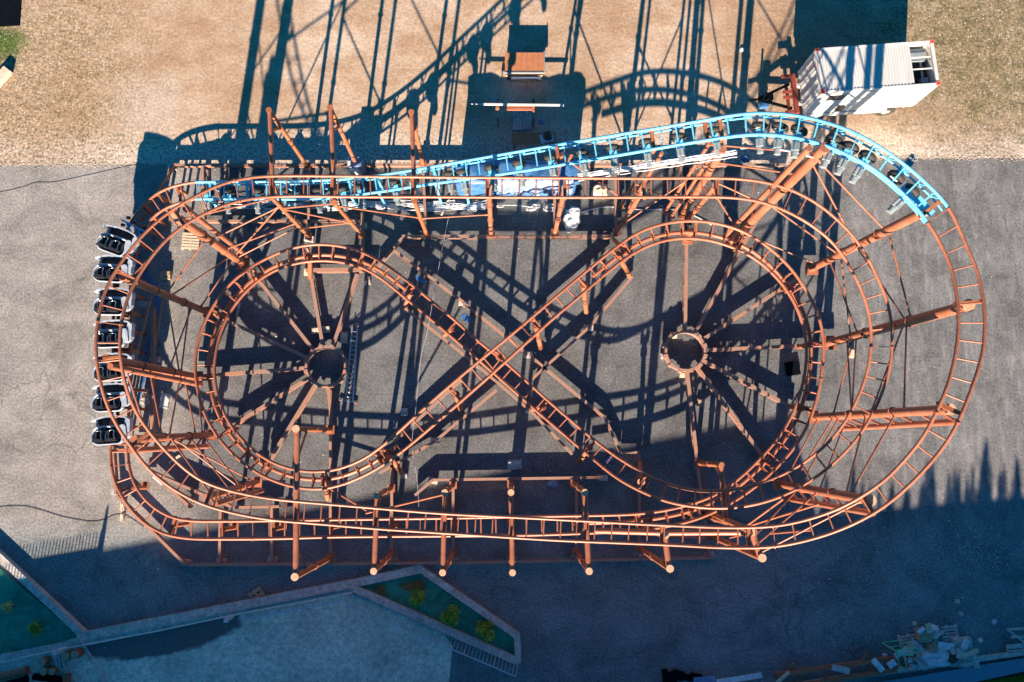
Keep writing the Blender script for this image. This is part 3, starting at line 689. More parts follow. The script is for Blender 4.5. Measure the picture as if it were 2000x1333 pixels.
# ---- drive wheels of the blue lift
tyres=[(405,372,1),(445,372,1),(500,371,1),(555,371,1),(620,371,1),(668,369,1),(700,368,1),(765,358,1),(800,352,1),(872,338,1),(898,334,1),(953,327,1),(1010,320,1),(1070,308,1),(1130,298,1),(1191,288,1),(1256,277,1),(1321,267,1),(1390,255,1),(1477,243,1),(1515,246,1),(1554,250,1),(1628,268,1),(1663,284,1),(1697,302,1),(1757,341,-1),(1786,368,1)]
for u,v,side in tyres:
    k=min(range(0,i_blue),key=lambda k:(Vector(PJ(CL[k]-Vector((0,0,.2))))-Vector((u,v))).length)
    k=max(2,k); t=(CL[k+2]-CL[k-2]).normalized(); x=(RR[k]-RL[k]).normalized(); up=t.cross(x).normalized()
    if up.z<0: up=-up
    c=CL[k]-up*.34
    m=MB(); prof=[(-.11,.20),(-.125,.30),(-.09,.345),(0,.36),(.09,.345),(.125,.30),(.11,.20)]; n=22
    vs=[];fs=[]
    for a in range(n):
        an=2*math.pi*a/n
        for w,r in prof: vs.append(c+x*w+(t*math.cos(an)+up*math.sin(an))*r)
    q=len(prof)
    for a in range(n):
        for j2 in range(q-1): fs.append([a*q+j2,a*q+j2+1,((a+1)%n)*q+j2+1,((a+1)%n)*q+j2])
    m.add(vs,fs,True)
    ty=m.build('drive_wheel',M['tyre'],coaster)
    m=MB(); m.tube([c-x*.07,c+x*.07],.215,16); m.build('rim',M['white'] if u in(1477,1628,1757) else M['motor'],ty)
    m=MB(); e=c+x*side*.16; m.beam(c+x*side*.12-up*.05,c+x*side*.52-up*.05,.34,.22,up); m.build('mounting_plate',M['blue'],ty)
    m=MB(); g1=c+x*side*.62-up*.02; m.beam(g1-x*side*.05,g1+x*side*.28,.30,.34,up)
    for j2 in range(5): m.beam(g1+x*side*(.0+.05*j2)+up*.17,g1+x*side*(.0+.05*j2)+up*.2,.26,.02,t)
    mo=m.build('drive_motor',M['motor'],coaster)
    m=MB(); m.tube([g1+x*side*.29-Vector((0,0,.06)),g1+x*side*.52-Vector((0,0,.08))],.14,14); m.build('motor_cowl',M['motor'],mo)
m=MB(); k=i_blue-30; m.tube([RL[k].lerp(RR[k],.8)-Vector((0,0,.3)),CL[i_blue-4]-Vector((0,0,.4))],.12,10); m.beam(CL[k]-Vector((0,0,.25)),CL[i_blue-2]-Vector((0,0,.25)),.3,.05); m.build('transition_bracket',M['blue'],coaster)

# ================================================================ COASTER CARS
def rounded(x0,x1,y0,y1,rl,rr,n=8):
    pts=[]
    for cx,cy,r,a0 in ((x1-rr,y1-rr,rr,0),(x0+rl,y1-rl,rl,90),(x0+rl,y0+rl,rl,180),(x1-rr,y0+rr,rr,270)):
        for k in range(n+1):
            a=R(a0+90*k/n); pts.append((cx+r*math.cos(a),cy+r*math.sin(a)))
    return pts
def loft(m,rings,cap0=True,cap1=True,sm=True):
    n=len(rings[0]); vs=[p for r in rings for p in r]; fs=[]
    for i in range(len(rings)-1):
        for k in range(n): fs.append([i*n+k,i*n+(k+1)%n,(i+1)*n+(k+1)%n,(i+1)*n+k])
    m.add(vs,fs,sm)
    if cap0: m.add(rings[0],[list(range(n))[::-1]])
    if cap1: m.add(rings[-1],[list(range(n))])
def make_car(loc,rz,label):
    root=empty('coaster_car',(0,0,0),label,'coaster car','coaster cars parked in the station curve')
    m=MB()
    def ring(s,z,o=0): return [(x*s[0]+s[2],y*s[1]+s[3],z) for x,y in rounded(-.97+o,.62-o,-.66+o,.30-o,.42-o*.6,.22-o*.4)]
    one=(1,1,0,0)
    loft(m,[[(x*.80,y*.78,.25) for x,y in rounded(-.97,.62,-.66,.30,.42,.22)],[(x*.93,y*.93,.45) for x,y in rounded(-.97,.62,-.66,.30,.42,.22)],ring(one,.72),ring(one,.86),ring(one,.90,.04),ring(one,.82,.085),ring(one,.42,.12)],True,False)
    body=m.build('body',M['shell'],root)
    m=MB(); m.sheet([(x,y) for x,y in rounded(-.85,.5,-.54,.18,.36,.16)],.44); m.build('floor_mat',M['black'],body)
    for sx in (-.50,.14):
        m=MB()
        loft(m,[[(sx+x*1.0,y,z) for x,y in rounded(-.27,.27,-.36,.12,.12,.12,5)] for z in (.44,.62)])
        loft(m,[[(sx+x,-.40+y-.06*(z-.6),z) for x,y in rounded(-.25,.25,-.08,.08,.07,.07,5)] for z in (.55,.8,1.08,1.16)])
        for e in (-1,1): loft(m,[[(sx+e*.24+x,-.18+y,z) for x,y in rounded(-.05,.05,-.22,.2,.04,.04,3)] for z in (.6,.82)])
        st=m.build('seat',M['black'],root)
        m=MB(); m.tube([(sx-.22,-.38,1.12),(sx-.20,-.2,1.2),(sx-.16,.02,1.05),(sx,.06,1.02),(sx+.16,.02,1.05),(sx+.20,-.2,1.2),(sx+.22,-.38,1.12)],.022,8)
        m.build('lap_bar',M['chrome'],root)
    m=MB()   # curved north panel
    r0=[];
    pts=[(-.98,.56),(-.78,.66),(-.3,.74),(.3,.74),(.72,.66),(.95,.5)]
    for (a,b),(c,d) in zip(pts[:-1],pts[1:]): m.beam((a,b,.62),(c,d,.62),.07,.5,ext=.01)
    m.beam((-.80,.30,.5),(-.80,.66,.5),.05,.3); m.build('front_cowl',M['shell'],root)
    m=MB(); m.sheet([(-.78,.24),(.66,.24),(.66,.66),(.3,.72),(-.3,.72),(-.78,.64)],.40); m.build('footwell',M['black'],root)
    m=MB()   # lobed end panel
    lob=[(.60,-.42),(.75,-.44),(.90,-.30),(.97,-.12),(.96,.15),(.99,.35),(.95,.6),(.78,.64),(.70,.35),(.62,.28)]
    lob2=[(.52,-.1)]+[(.62+.17*math.cos(R(a)),.14+.17*math.sin(R(a))) for a in range(160,-20,-30)]+[(.85,-.38),(.7,-.42),(.6,-.3)]
    m.prism(lob,.50,.84); m.build('end_cowl',M['shell'],root)
    m=MB(); m.prism([(x-.0,y) for x,y in lob2],.852,.90); m.build('headlight_cover',M['shell'],root)
    m=MB(); m.beam((-.5,0,.17),(.6,0,.17),.5,.12); m.beam((0,-.85,.12),(0,.8,.12),.14,.1)
    for e in (-.3,.3): m.beam((-.5,e,.12),(.5,e,.12),.08,.08)
    ch=m.build('chassis',M['black'],root)
    for sx in (-.43,.43):
        for sy in (-.3,.3):
            m=MB(); m.tube([(sx-.05,sy,.09),(sx+.05,sy,.09)],.09,12); m.build('wheel',M['black'],root)
    root.location=loc; root.rotation_euler=(0,0,rz); return root
cars=[(229,474,-20,'northernmost white coaster car, turned askew beside the blue bogie frame'),(221,528,-4,'second white coaster car from the blue bogie frame, empty black seats'),(221,592,-1,'third white coaster car from the blue bogie, chrome bars tangled over its seats'),(221,655,2,'fourth car of the row, under the inner bend of the high track'),(221,720,2,'fifth car of the row, half hidden below a thick radial support tube'),(218,779,3,'sixth car of the row, next to last at the south end'),(217,843,4,'southernmost white coaster car, last of the row by the low track end')]
first=None
for u,v,rz,lb in cars:
    p=P(u,v,2.3); zt=1.55
    loc=Vector((p.x,p.y,zt))
    if first is None: first=make_car(loc,R(rz),lb)
    else: dup(first,loc,R(rz),lb)
b=P(262,445,1.7); rt=empty('bogie',(b.x,b.y,1.5),'blue front bogie frame with guide wheels north of the parked cars','bogie')
m=MB(); a=P(238,430,1.75); c=P(287,455,1.75); m.beam(a,c,.09,.12); m.beam(P(248,437,1.75),P(262,470,1.75),.08,.1); m.beam(P(275,448,1.75),P(268,478,1.75),.08,.1); m.build('frame',M['blue'],rt)
for u,v in ((240,440),(251,426),(262,436),(277,455),(283,446),(270,462)):
    q=P(u,v,1.7); m=MB(); m.tube([q-Vector((0,.06,0)),q+Vector((0,.06,0))],.11,14); m.build('wheel',M['black'],rt)

# ================================================================ CONTAINER + TRAILER
zr=3.75
NW,NE,SE,SW=P(1594,94,zr),P(1823,80,zr),P(1835,164,zr),P(1606,182,zr)
ax=((NE-NW)+(SE-SW)).normalized(); ay=Vector((-ax.y,ax.x,0)); cc=(NW+NE+SE+SW)/4
lx=((NE-NW).length+(SE-SW).length)/4; ly=((NW-SW).length+(NE-SE).length)/4; z0=1.15
def cb(x,y,z): q=cc+ax*x+ay*y; return Vector((q.x,q.y,z))
cont=empty('container',(cc.x,cc.y,z0),'white corrugated shipping container with red corner castings and an open roof end, on a trailer','container')
xs=lx-1.25
m=MB(); 
def slab(m,x0,x1,y0,y1,za,zb): m.prism([cb(x0,y0,0).xy,cb(x1,y0,0).xy,cb(x1,y1,0).xy,cb(x0,y1,0).xy],za,zb)
slab(m,-lx,lx,-ly,-ly+.06,z0,zr-.05); slab(m,-lx,lx,ly-.06,ly,z0,zr-.05); slab(m,lx-.06,lx,-ly+.061,ly-.061,z0,zr-.05)
slab(m,-lx+.08,lx-.06,-ly+.061,ly-.061,z0,z0+.1); slab(m,xs-.06,xs,-ly+.061,ly-.061,z0+.101,zr-.09); m.build('wall',M['white'],cont)
m=MB(); slab(m,-lx+.08,xs,-ly+.08,ly-.08,zr-.08,zr-.03)
n=26
for k in range(n):
    x=-lx+.2+(xs+lx-.3)*k/n; slab(m,x,x+.09,-ly+.1,ly-.1,zr-.029,zr-.005)
rf=m.build('roof',M['corr'],cont)
m=MB()
for y0,y1 in ((-ly,-ly+.09),(ly-.09,ly)): slab(m,-lx+.12,lx-.12,y0,y1,zr-.049,zr+.01)
slab(m,-lx,-lx+.09,-ly+.12,ly-.12,zr-.16,zr+.008); slab(m,lx-.16,lx,-ly+.12,ly-.12,zr-.049,zr+.008); m.build('top_rail',M['white'],cont)
for sx in (-1,1):
    for sy in (-1,1):
        m=MB(); 
        for dx,dy,w,h in ((0,.07,.2,.05),(0,-.07,.2,.05),(.075,0,.05,.09),(-.075,0,.05,.09)):
            q=cb(sx*(lx-.08)+dx,sy*(ly-.07)+dy,zr-.04); m.box(q,(w,h,.14),math.atan2(ax.y,ax.x))
        m.build('corner_casting',M['redcast'],cont)
m=MB(); slab(m,xs+.01,lx-.17,-ly+.1,ly-.1,zr-.75,zr-.72)
for k in range(16):
    y=-ly+.15+(2*ly-.3)*k/16; slab(m,xs+.03,lx-.18,y,y+.05,zr-.70,zr-.66)
m.build('machinery_deck',M['tyre'],cont)
m=MB(); slab(m,xs+.15,xs+.95,.35,.95,zr-.65,zr-.35); slab(m,xs+.6,xs+.95,-.95,-.6,zr-.65,zr-.4); m.box(cb(xs+.78,-.1,zr-.6),(.1,1.4,.05),math.atan2(ax.y,ax.x)); m.build('fan_unit',M['motor'],cont)
m=MB()
for y in (-.25,.38): slab(m,xs,lx-.16,y,y+.05,zr-.2,zr-.14)
m.build('cross_bar',M['white'],cont)
for s in (-1,1):
    m=MB(); y0,y1=(-ly+.05,-.02) if s<0 else (.02,ly-.05)
    slab(m,-lx-.0,-lx+.05,y0,y1,z0+.05,zr-.2)
    for zz0 in (z0+.25,z0+1.3): slab(m,-lx-.025,-lx-.002,y0+.12,y1-.12,zz0,zz0+.95)
    d=m.build('door',M['white'],cont)
    m=MB()
    for y in (y0+.35,y1-.35): m.tube([cb(-lx-.05,y,z0+.1),cb(-lx-.05,y,zr-.25)],.018,6)
    m.build('lock_bar',M['motor'],d)
m=MB()
for k in range(7): m.beam(cb(-lx-.032,.62-.0,zr-.45-.1*k+.03),cb(-lx-.032,.52,zr-.45-.1*k),.008,.03,ax); m.beam(cb(-lx-.032,.62,zr-.43-.1*k),cb(-lx-.032,.62,zr-.49-.1*k),.008,.02,ax)
m.build('lettering',M['red'],cont)
m=MB(); slab(m,-lx+.55,-lx+1.45,-ly-.012,-ly-.002,zr-1.05,zr-.4); wi=m.build('window',M['black'],cont)
m=MB()
for x0,x1,za,zb in ((-lx+.5,-lx+1.5,zr-.4,zr-.35),(-lx+.5,-lx+1.5,zr-1.1,zr-1.05),(-lx+.5,-lx+.55,zr-1.05,zr-.4),(-lx+1.45,-lx+1.5,zr-1.05,zr-.4)): slab(m,x0,x1,-ly-.03,-ly-.002,za,zb)
m.build('window_frame',M['white'],wi)
m=MB(); slab(m,-.4,.5,-ly-.014,-ly-.003,z0+.05,zr-.3); m.build('side_door',M['white'],cont)
m=MB(); slab(m,-lx+1.6,-lx+1.95,-ly-.14,-ly-.003,z0+.3,z0+.8); m.build('switch_box',M['black'],cont)
tr=empty('trailer',(cc.x,cc.y,0),'red drawbar trailer carrying the white container','trailer')
m=MB()
for y in (-.5,.5): m.beam(cb(-lx-.35,y,.95),cb(lx-.2,y,.95),.14,.3)
for x in (-lx+.2,-1,1,lx-.4): m.beam(cb(x,-1.1,.96),cb(x,1.1,.96),.12,.26)
m.beam(cb(-lx+.3,-ly-.02,.92),cb(1.6,-ly-.02,.92),.08,.35)
m.build('frame',M['white'],tr)
m=MB(); m.beam(cb(-lx-.25,-1.1,1.02),cb(-lx-.25,1.15,1.02),.22,.2)
for y in (-.95,-.1,.2,1.1): m.beam(cb(-lx-.85,y,.95),cb(-lx-.2,y,.95),.16,.12)
m.beam(cb(-lx-.6,-.9,.85),cb(-lx-.6,.5,.85),.14,.14); m.build('bolster',M['red'],tr)
m=MB(); m.beam(cb(-lx-.4,-.7,.8),cb(-lx-2.1,.02,.6),.12,.14); m.beam(cb(-lx-.4,.7,.8),cb(-lx-2.1,.08,.6),.12,.14); m.tube([cb(-lx-2.6,.05,.55),cb(-lx-2.0,.05,.6)],.06,10); m.tube([cb(-lx-1.9,.05,.05),cb(-lx-1.9,.05,1.3)],.06,10); m.box(cb(-lx-1.6,.05,.8),(.4,.4,.3)); m.build('drawbar',M['dark'],tr)
for x in (lx-1.2,-lx+1.0):
    for s in (-1,1):
        m=MB(); q=cb(x,s*(ly-.16),.5); m.tube([q-ay*.13,q+ay*.13],.5,24); w=m.build('wheel',M['tyre'],tr)
        m=MB(); m.tube([q-ay*.15,q+ay*.15],.24,16); m.build('rim',M['motor'],w)

# ================================================================ things by the track
def slatted(name,u,v,rz,w,l,mat,label,cat,group=None,z=0,n=6):
    p=P(u,v,z+.14); m=MB(); c=Vector((p.x,p.y,0)); rot=Matrix.Rotation(R(rz),3,'Z')
    r=empty(name,(p.x,p.y,z),label,cat,group)
    for k in range(n):
        y=-l/2+l*(k+.5)/n; m.box(c+rot@Vector((0,y,0))+Vector((0,0,z+.13)),(w,l/n*.68,.022),R(rz))
    m.build('top_boards',M[mat],r)
    m=MB()
    for x in (-w/2+.06,0,w/2-.06): m.box(c+rot@Vector((x,0,0))+Vector((0,0,z+.07)),(.1,l,.09),R(rz))
    for x in (-w/2+.06,0,w/2-.06): m.box(c+rot@Vector((x,0,0))+Vector((0,0,z+.012)),(.1,l,.022),R(rz))
    m.build('bearers',M[mat],r); return r
slatted('pallet',372,471,-3,.95,.95,'palewood','pale new wooden pallet on asphalt below the thick north-west support tube','pallet')
slatted('pallet',1020,234,88,1.2,1.0,'greywood','grey slatted pallet under the orange steel trestle','pallet')
slatted('pallet',1778,1258,8,1.1,.95,'greywood','grey pallet at the west end of the scrap heap','pallet','pallets in the scrap heap')
slatted('pallet',1852,1241,6,1.1,.95,'greywood','grey pallet at the north-east corner of the scrap heap','pallet','pallets in the scrap heap')
slatted('pallet',1862,1283,78,1.0,1.6,'greywood','dark pallet on end rows at the east side of the scrap heap','pallet','pallets in the scrap heap',n=9)
slatted('pallet',1815,1244,5,1.3,.95,'greywood','grey pallet under the brown cardboard in the scrap heap','pallet','pallets in the scrap heap')
slatted('pallet',505,1170,35,.7,1.1,'wood','reddish broken pallet lying on the concrete step','pallet',n=4)
blocks=[(324,538,.55,.5,'wood','square timber block on asphalt between the outer and inner rails, west side'),(627,645,1.0,.35,'palewood','pale timber cross pieces under the north spoke of the western hub'),(603,532,.5,.35,'palewood','pale block under the beam end above the western hub'),(672,660,.35,.6,'palewood','timber block beside the ladder north of the western hub'),
 (1316,655,.3,.35,'palewood','small pale block at the north-west rim of the eastern hub'),(1368,787,.35,.42,'wood','timber block beside the south spoke of the eastern hub'),(1332,733,.28,.28,'palewood','small pale block at the south rim of the eastern hub'),(1294,696,.2,.3,'greywood','grey block at the west rim of the eastern hub'),
 (1663,690,.3,.5,'palewood','pale block under the foot of the eastern radial tube'),(790,805,.35,.4,'greywood','grey block beside the south-west diagonal track'),(713,553,.15,.2,'white','tiny white block between the northern spokes of the western hub'),(365,1099,.45,.3,'wood','round-cornered wood block at the southern corner of the base frame'),
 (1005,908,.75,.5,'greywood','loose stone grey slab in the shade above the southern base beam'),(790,930,.3,.25,'greywood','grey block near the southern diagonal support foot'),(240,990,.18,.45,'palewood','small white timber lying across the black cable'),(239,1010,.16,.42,'palewood','white board at the south-west edge of the yard')]
for u,v,w,l,mt,lb in blocks:
    p=P(u,v,.1); m=MB(); rz=random.uniform(-.15,.15); h=random.uniform(.12,.2)
    m.box((p.x,p.y,h/2+.002),(w,l,h),rz); m.box((p.x+.02,p.y+l*.1,h+.05),(w*.92,l*.45,.09),rz+.05)
    m.box((p.x-w*.1,p.y-l*.3,h+.03),(w*.7,l*.3,.06),rz-.08)
    tag(m.build('timber_block',M[mt],None,(p.x,p.y,0)),lb,'block','packing blocks about the frame')
# packing timber under base beams: individually copied
spots=[(602,465),(706,440),(335,324),(300,700),(225,962),(362,1100),(530,1095),(765,1096),(999,1094),(1249,1088),(845,940),(1178,934),(905,592),(1032,693),(930,713),(1036,803),(1150,640),(850,861),(645,1098),(885,1095),(1126,1091),(1387,1086),(430,1098),(959,330),(1204,330),(826,328)]
PKL=['the beam foot of the westernmost top portal','the beam foot of the second top portal','the north-west corner of the base frame','the west frame beam by the parked cars','the south-west bend of the frame','the south-west corner of the frame','the second southern cross beam from the west','the third bottom portal foot from the west','the middle bottom portal foot','the sixth bottom portal foot','the west end of the inner southern beam','the east end of the inner southern beam','the joint of the northern diagonal beam above the crossing','the joint of the diagonal beam right of the crossing','the joint of the diagonal beam left of the crossing','the joint of the diagonal beam just south-east of the crossing','the joint of the north-east diagonal beam','the joint of the south-west diagonal beam','the westernmost bottom portal foot','the fourth bottom portal foot from the west','the fifth bottom portal foot right of the middle one','the easternmost bottom portal foot','the westernmost southern cross beam','the north beam above the fourth top post','the north beam above the last top post','the north foot of the third top portal']
m=MB(); m.box((0,0,.1),(.5,.3,.2)); pk=tag(m.build('packing_block',M['greywood'],None,(0,0,0)),'grey timber packing block under a base beam','block','packing blocks under the base beams')
for i,(u,v) in enumerate(spots):
    o=pk if i==0 else pk.copy()
    if i: C.objects.link(o)
    p=P(u,v,.3); o['label']='grey timber packing block under '+PKL[i]; o.location=(p.x,p.y,.002); o.rotation_euler=(0,0,random.uniform(-.2,.2))
# ladder
lad=empty('ladder',tuple(P(685,712)),'aluminium double ladder lying beside the western hub','ladder')
q=[(688,640,.3),(675,783,.3),(698,642,.5),(689,785,.25)]
a,b,c,d=[P(*t) for t in q]
m=MB(); m.beam(a,b,.07,.1); m.build('side_rail',M['alu'],lad); m=MB(); m.beam(c,d,.07,.1); m.build('side_rail',M['alu'],lad)
m=MB()
for k in range(15): m.tube([a.lerp(b,.05+k*.064),c.lerp(d,.05+k*.064)],.022,6)
m.build('rungs',M['alu'],lad)
m=MB(); m.beam(P(662,781,.1),P(696,787,.1),.08,.07); m.build('foot_bar',M['alu'],lad)
m=MB(); m.tube([P(663,781,.1),P(667,782,.1)],.06,8); m.tube([P(692,786,.1),P(697,787,.1)],.06,8); m.build('rubber_foot',M['red'],lad)
# blue tarp shelter below the lift
zt=2.5; A=P(884,312,zt); B=P(1132,300,zt); Cc=P(1132,350,zt); D=P(884,358,zt)
cx,cy=(A.x+B.x)/2,(A.y+D.y)/2
sh=empty('tarp_shelter',(cx,cy,0),'large cabin wrapped in blue and white tarpaulin beneath the lift track','shelter')
w=(B.x-A.x)/2; h=(A.y-D.y)/2
m=MB(); nx,ny=22,8; vs=[];fs=[]
for j2 in range(ny+1):
    for i in range(nx+1):
        x=-w+2*w*i/nx; y=-h+2*h*j2/ny; e=min(1,(w-abs(x))/.5)*min(1,(h-abs(y))/.4+.2)
        vs.append((cx+x,cy+y,zt-.22*(1-e)**2+.05*math.sin(x*2.3+y*3)+.04*math.sin(x*5.1-y*2)))
for j2 in range(ny):
    for i in range(nx): fs.append([j2*(nx+1)+i,j2*(nx+1)+i+1,(j2+1)*(nx+1)+i+1,(j2+1)*(nx+1)+i])
m.add(vs,fs,True)
m.build('roof_sheet',M['bluetarp'],sh)
m=MB(); m.prism([(cx+x,cy+y) for x,y in rounded(-w+.06,w-.06,-h+.06,h-.06,.3,.3,4)],.05,zt-.3); m.build('side_sheet',M['bluetarp'],sh)
m=MB(); vs=[];fs=[];nx=26
for i in range(nx+1):
    x=-w*.35+1.25*w*i/nx; yy=cy-h
    vs+= [(cx+x,yy+.22+.08*math.sin(i*1.7),zt+.06),(cx+x,yy-.05,zt-.02+.03*math.sin(i*2.3)),(cx+x,yy-.14-.05*math.sin(i*1.3),zt-.55+.1*math.sin(i*.9)),(cx+x,yy-.26-.09*math.sin(i*2.3),zt-.9)]
for i in range(nx):
    for k in range(3): fs.append([i*4+k,(i+1)*4+k,(i+1)*4+k+1,i*4+k+1])
m.add(vs,fs,True); m.build('pale_flap',M['lightblue'],sh)
for (a,b,w_,h_,mt,nm,lb) in (((884,378),(862,421),.09,.08,'palewood','plank','pale narrow plank lying askew by the station cables'),((935,372),(945,372),.35,.3,'orangewood','carton','small orange box between the grey motors and the blue cabin'),((402,333),(402,345),.3,.25,'palewood','carton','small pale box under the north beam at the west end'),((1000,333),(1040,333),.3,.1,'greywood','plank','grey board pile end under the blue lift'),
   ((720,540),(722,556),.12,.1,'greywood','plank','short grey plank below the northern spokes'),((468,592),(462,620),.1,.08,'greywood','plank','short plank between spokes of the western hub'),((1182,905),(1196,893),.2,.15,'bluetarp','tool_case','small blue case at the foot of the southern diagonal'),((330,905),(352,890),.12,.1,'palewood','plank','white plank in the south-west bend'),((300,930),(318,945),.2,.05,'sack','rag','pale rag on asphalt in the south-west bend')):
    m=MB(); A_=P(*a,h_/2+.02); B_=P(*b,h_/2+.02); m.beam(A_,B_,w_,h_); m.beam(A_.lerp(B_,.1)+Vector((0,0,h_*.6)),A_.lerp(B_,.6)+Vector((0,0,h_*.6)),w_*.8,h_*.3); tag(m.build(nm,M[mt],None,(A_.x,A_.y,0)),lb,nm.replace('_',' '))
# cable tangles
def squiggle(c,rx,ry,z,n,turns,r,jit=.3):
    m=MB(); last=None
    for k in range(n):
        x=c.x+random.uniform(-rx,rx); y=c.y+random.uniform(-ry,ry); a=random.uniform(0,6.28); R0=random.uniform(.08,.26); pts=[]
        N_=int(14*turns)
        for i in range(N_):
            t=i/14*2*math.pi; pts.append(Vector((x+R0*math.cos(a+t)*(1+.1*math.sin(t*.7))+i*jit*.02,y+R0*.6*math.sin(a+t)+random.uniform(-.02,.02),z+.02+random.uniform(0,.12))))
        if last is not None: pts=[last,last.lerp(pts[0],.4)+Vector((.05,.06,0))]+pts
        last=pts[-1]; m.tube(pts,r,5,False)
    return m
def strands(a,b,n,spread,r,z,sag=.2,wob=.15):
    m=MB()
    for k in range(n):
        o1=random.uniform(-spread,spread); o2=random.uniform(-spread,spread); ph=random.uniform(0,6); pts=[]
        for i in range(22):
            t=i/21; p=a.lerp(b,t); pts.append(Vector((p.x,p.y+o1*(1-t)+o2*t+wob*math.sin(ph+t*9),p.z+random.uniform(0,.05)-sag*math.sin(math.pi*t))))
        m.tube(pts,r,5,False)
    return m
cab=[((1040,382),1.25,.32,8,'white cable coils heaped beneath the rail north of the white sheets'),((1070,408),.35,.25,5,'small coil of white cable left of the white sacks'),((1000,402),1.3,.25,7,'loose white cable ends on asphalt between two top posts'),((880,403),1.4,.25,8,'white cable loops by the station between posts'),((760,405),1.4,.22,7,'white cable loops beside the light grey motors'),((600,408),1.2,.22,5,'pale cable loops under the west station track'),((505,415),.8,.2,3,'thin pale cable loops at the west end of the lift')]
for (c,rx,ry,n,lb) in cab:
    m=squiggle(P(c[0],c[1],1.3 if ry>.3 else .1),rx,ry,1.3 if ry>.3 else .08,max(2,n//2),3.5,.016); p=P(*c); tag(m.build('cable_coil',M['cable'],None,(p.x,p.y,0)),lb,'cable','white cables along the station')
for i,(a,b,n,sp,lb) in enumerate([((640,398),(960,402),11,.26,'bundle of white cables running along the station south side'),((420,400),(640,400),7,.25,'bundle of pale cables at the west end of the station')]):
    m=strands(P(*a,.3),P(*b,.3),n,sp,.02,.3); tag(m.build('cable_bundle',M['cable'],None,tuple(P(*a))),lb,'cable')
a=idx_px(1120,278,0,500); b=idx_px(1450,222,0,500); m=MB()
for off in (.95,1.05,1.13,1.25):
    pts=[CL[k]+(RR[k]-CL[k]).normalized()*off-Vector((0,0,.42+.05*math.sin(k*.4+off*9))) for k in range(a,b,5)]; m.tube(pts,.04 if off<1.1 else .02,6,False)
tag(m.build('cable_bundle',M['cable'],None,tuple(P(1280,290))),'white cable bundle slung along the outside of the rising blue track','cable')
m=MB(); pts=[CL[k]+(RR[k]-CL[k]).normalized()*.85-Vector((0,0,.5)) for k in range(b,idx_px(1620,240,0,600),5)]; m.tube(pts,.035,6,False); tag(m.build('cable_bundle',M['cable'],None,tuple(P(1550,290))),'white cable run beneath the crest of the blue track','cable')
m=MB(); pts=[P(u,v,.03) for u,v in ((262,495),(272,520),(300,560),(308,600),(300,640),(285,690),(284,730),(278,760),(262,790),(274,800))]
for o in (-.06,0,.07): m.tube([p+Vector((o+random.uniform(-.05,.05),random.uniform(-.04,.04),0)) for p in densify([(q.x,q.y) for q in pts],.2) and [Vector((q.x,q.y,.03)) for q in densify([(q.x,q.y) for q in pts],.25)]],.018,5,False)
tag(m.build('cable_run',M['cableb'],None,tuple(P(290,650))),'blue cables trailing beside the parked cars','cable')
for (c,lb) in (((279,596),'small blue cable coil beside the third parked car'),((283,785),'small pale cable coil beside the sixth parked car'),((262,690),'pale cable coil beside the fifth parked car')):
    m=squiggle(P(*c),.05,.05,.03,2,3,.014); tag(m.build('cable_coil',M['cable'],None,tuple(P(*c))),lb,'cable')
def line(pts,z,r,mat,label,cat='cable',name='cable'):
    m=MB(); m.tube([P(u,v,z) if not isinstance(z,list) else P(u,v,z[i]) for i,(u,v) in enumerate(pts)],r,5,False); tag(m.build(name,M[mat],None,tuple(P(*pts[0]))),label,cat)
line([tuple(p) for p in densify([(-20,994),(0,991),(50,990),(130,1012),(190,1019),(226,1006),(240,1005),(280,1030)],8)],.02,.011,'cablek','black cable winding over the pale asphalt to the south-west frame corner')
line([tuple(p) for p in densify([(-20,380),(45,366),(70,357),(100,357),(170,343),(250,325),(275,320)],8)],.02,.009,'cablek','thin black cable over pale asphalt at the north-west')
line([tuple(p) for p in densify([(876,425),(867,470),(850,560),(836,640),(822,700),(812,800),(805,870),(815,940),(818,990)],10)],.6,.008,'cable','thin white rope crossing the frame from the north beam to the south','rope','rope')
line([tuple(p) for p in densify([(1120,420),(1180,405),(1250,410),(1330,412),(1390,440)],10)],.05,.02,'cable','white cable pair on asphalt leading east from the white sacks')
line([tuple(p) for p in densify([(150,1240),(165,1262),(200,1320),(206,1345)],8)],.8,.025,'pink','red and white barrier tape hanging across the plaza','tape','barrier_tape')
# white sacks
p=P(1116,425,.4); r=empty('white_sack',(p.x,p.y,0),'crumpled white big bags on asphalt below the top straight','sack')
def lump(m,c,rx,ry,rz,seed,flat=.0):
    rnd=random.Random(seed); n,k=18,10; vs=[]; amp=[(rnd.uniform(.06,.16),rnd.randint(2,6),rnd.uniform(0,6)) for _ in range(4)]
    for j in range(k+1):
        ph=math.pi/2*j/k
        for i in range(n):
            a=2*math.pi*i/n; s=1+sum(A*math.sin(f*a+o+j*.4) for A,f,o in amp)*.6
            sq=1/max(abs(math.cos(a)),abs(math.sin(a)))**.5
            vs.append((c[0]+rx*math.cos(a)*math.cos(ph)**.5*s*sq,c[1]+ry*math.sin(a)*math.cos(ph)**.5*s*sq,c[2]+rz*math.sin(ph)*(1+.1*math.sin(3*a+j))))
    fs=[[j*n+i,j*n+(i+1)%n,(j+1)*n+(i+1)%n,(j+1)*n+i] for j in range(k) for i in range(n)]
    m.add(vs,fs,True)
m=MB(); lump(m,(p.x,p.y-.1,0),.42,.6,.45,3); m.build('bag',M['sack'],r); m=MB(); lump(m,(p.x+.22,p.y+.2,0),.3,.45,.55,5); m.build('bag',M['sack'],r)
m=squiggle(Vector((p.x+.05,p.y+.35,0)),.05,.05,.5,2,3,.03); m.build('cord',M['cable'],r)
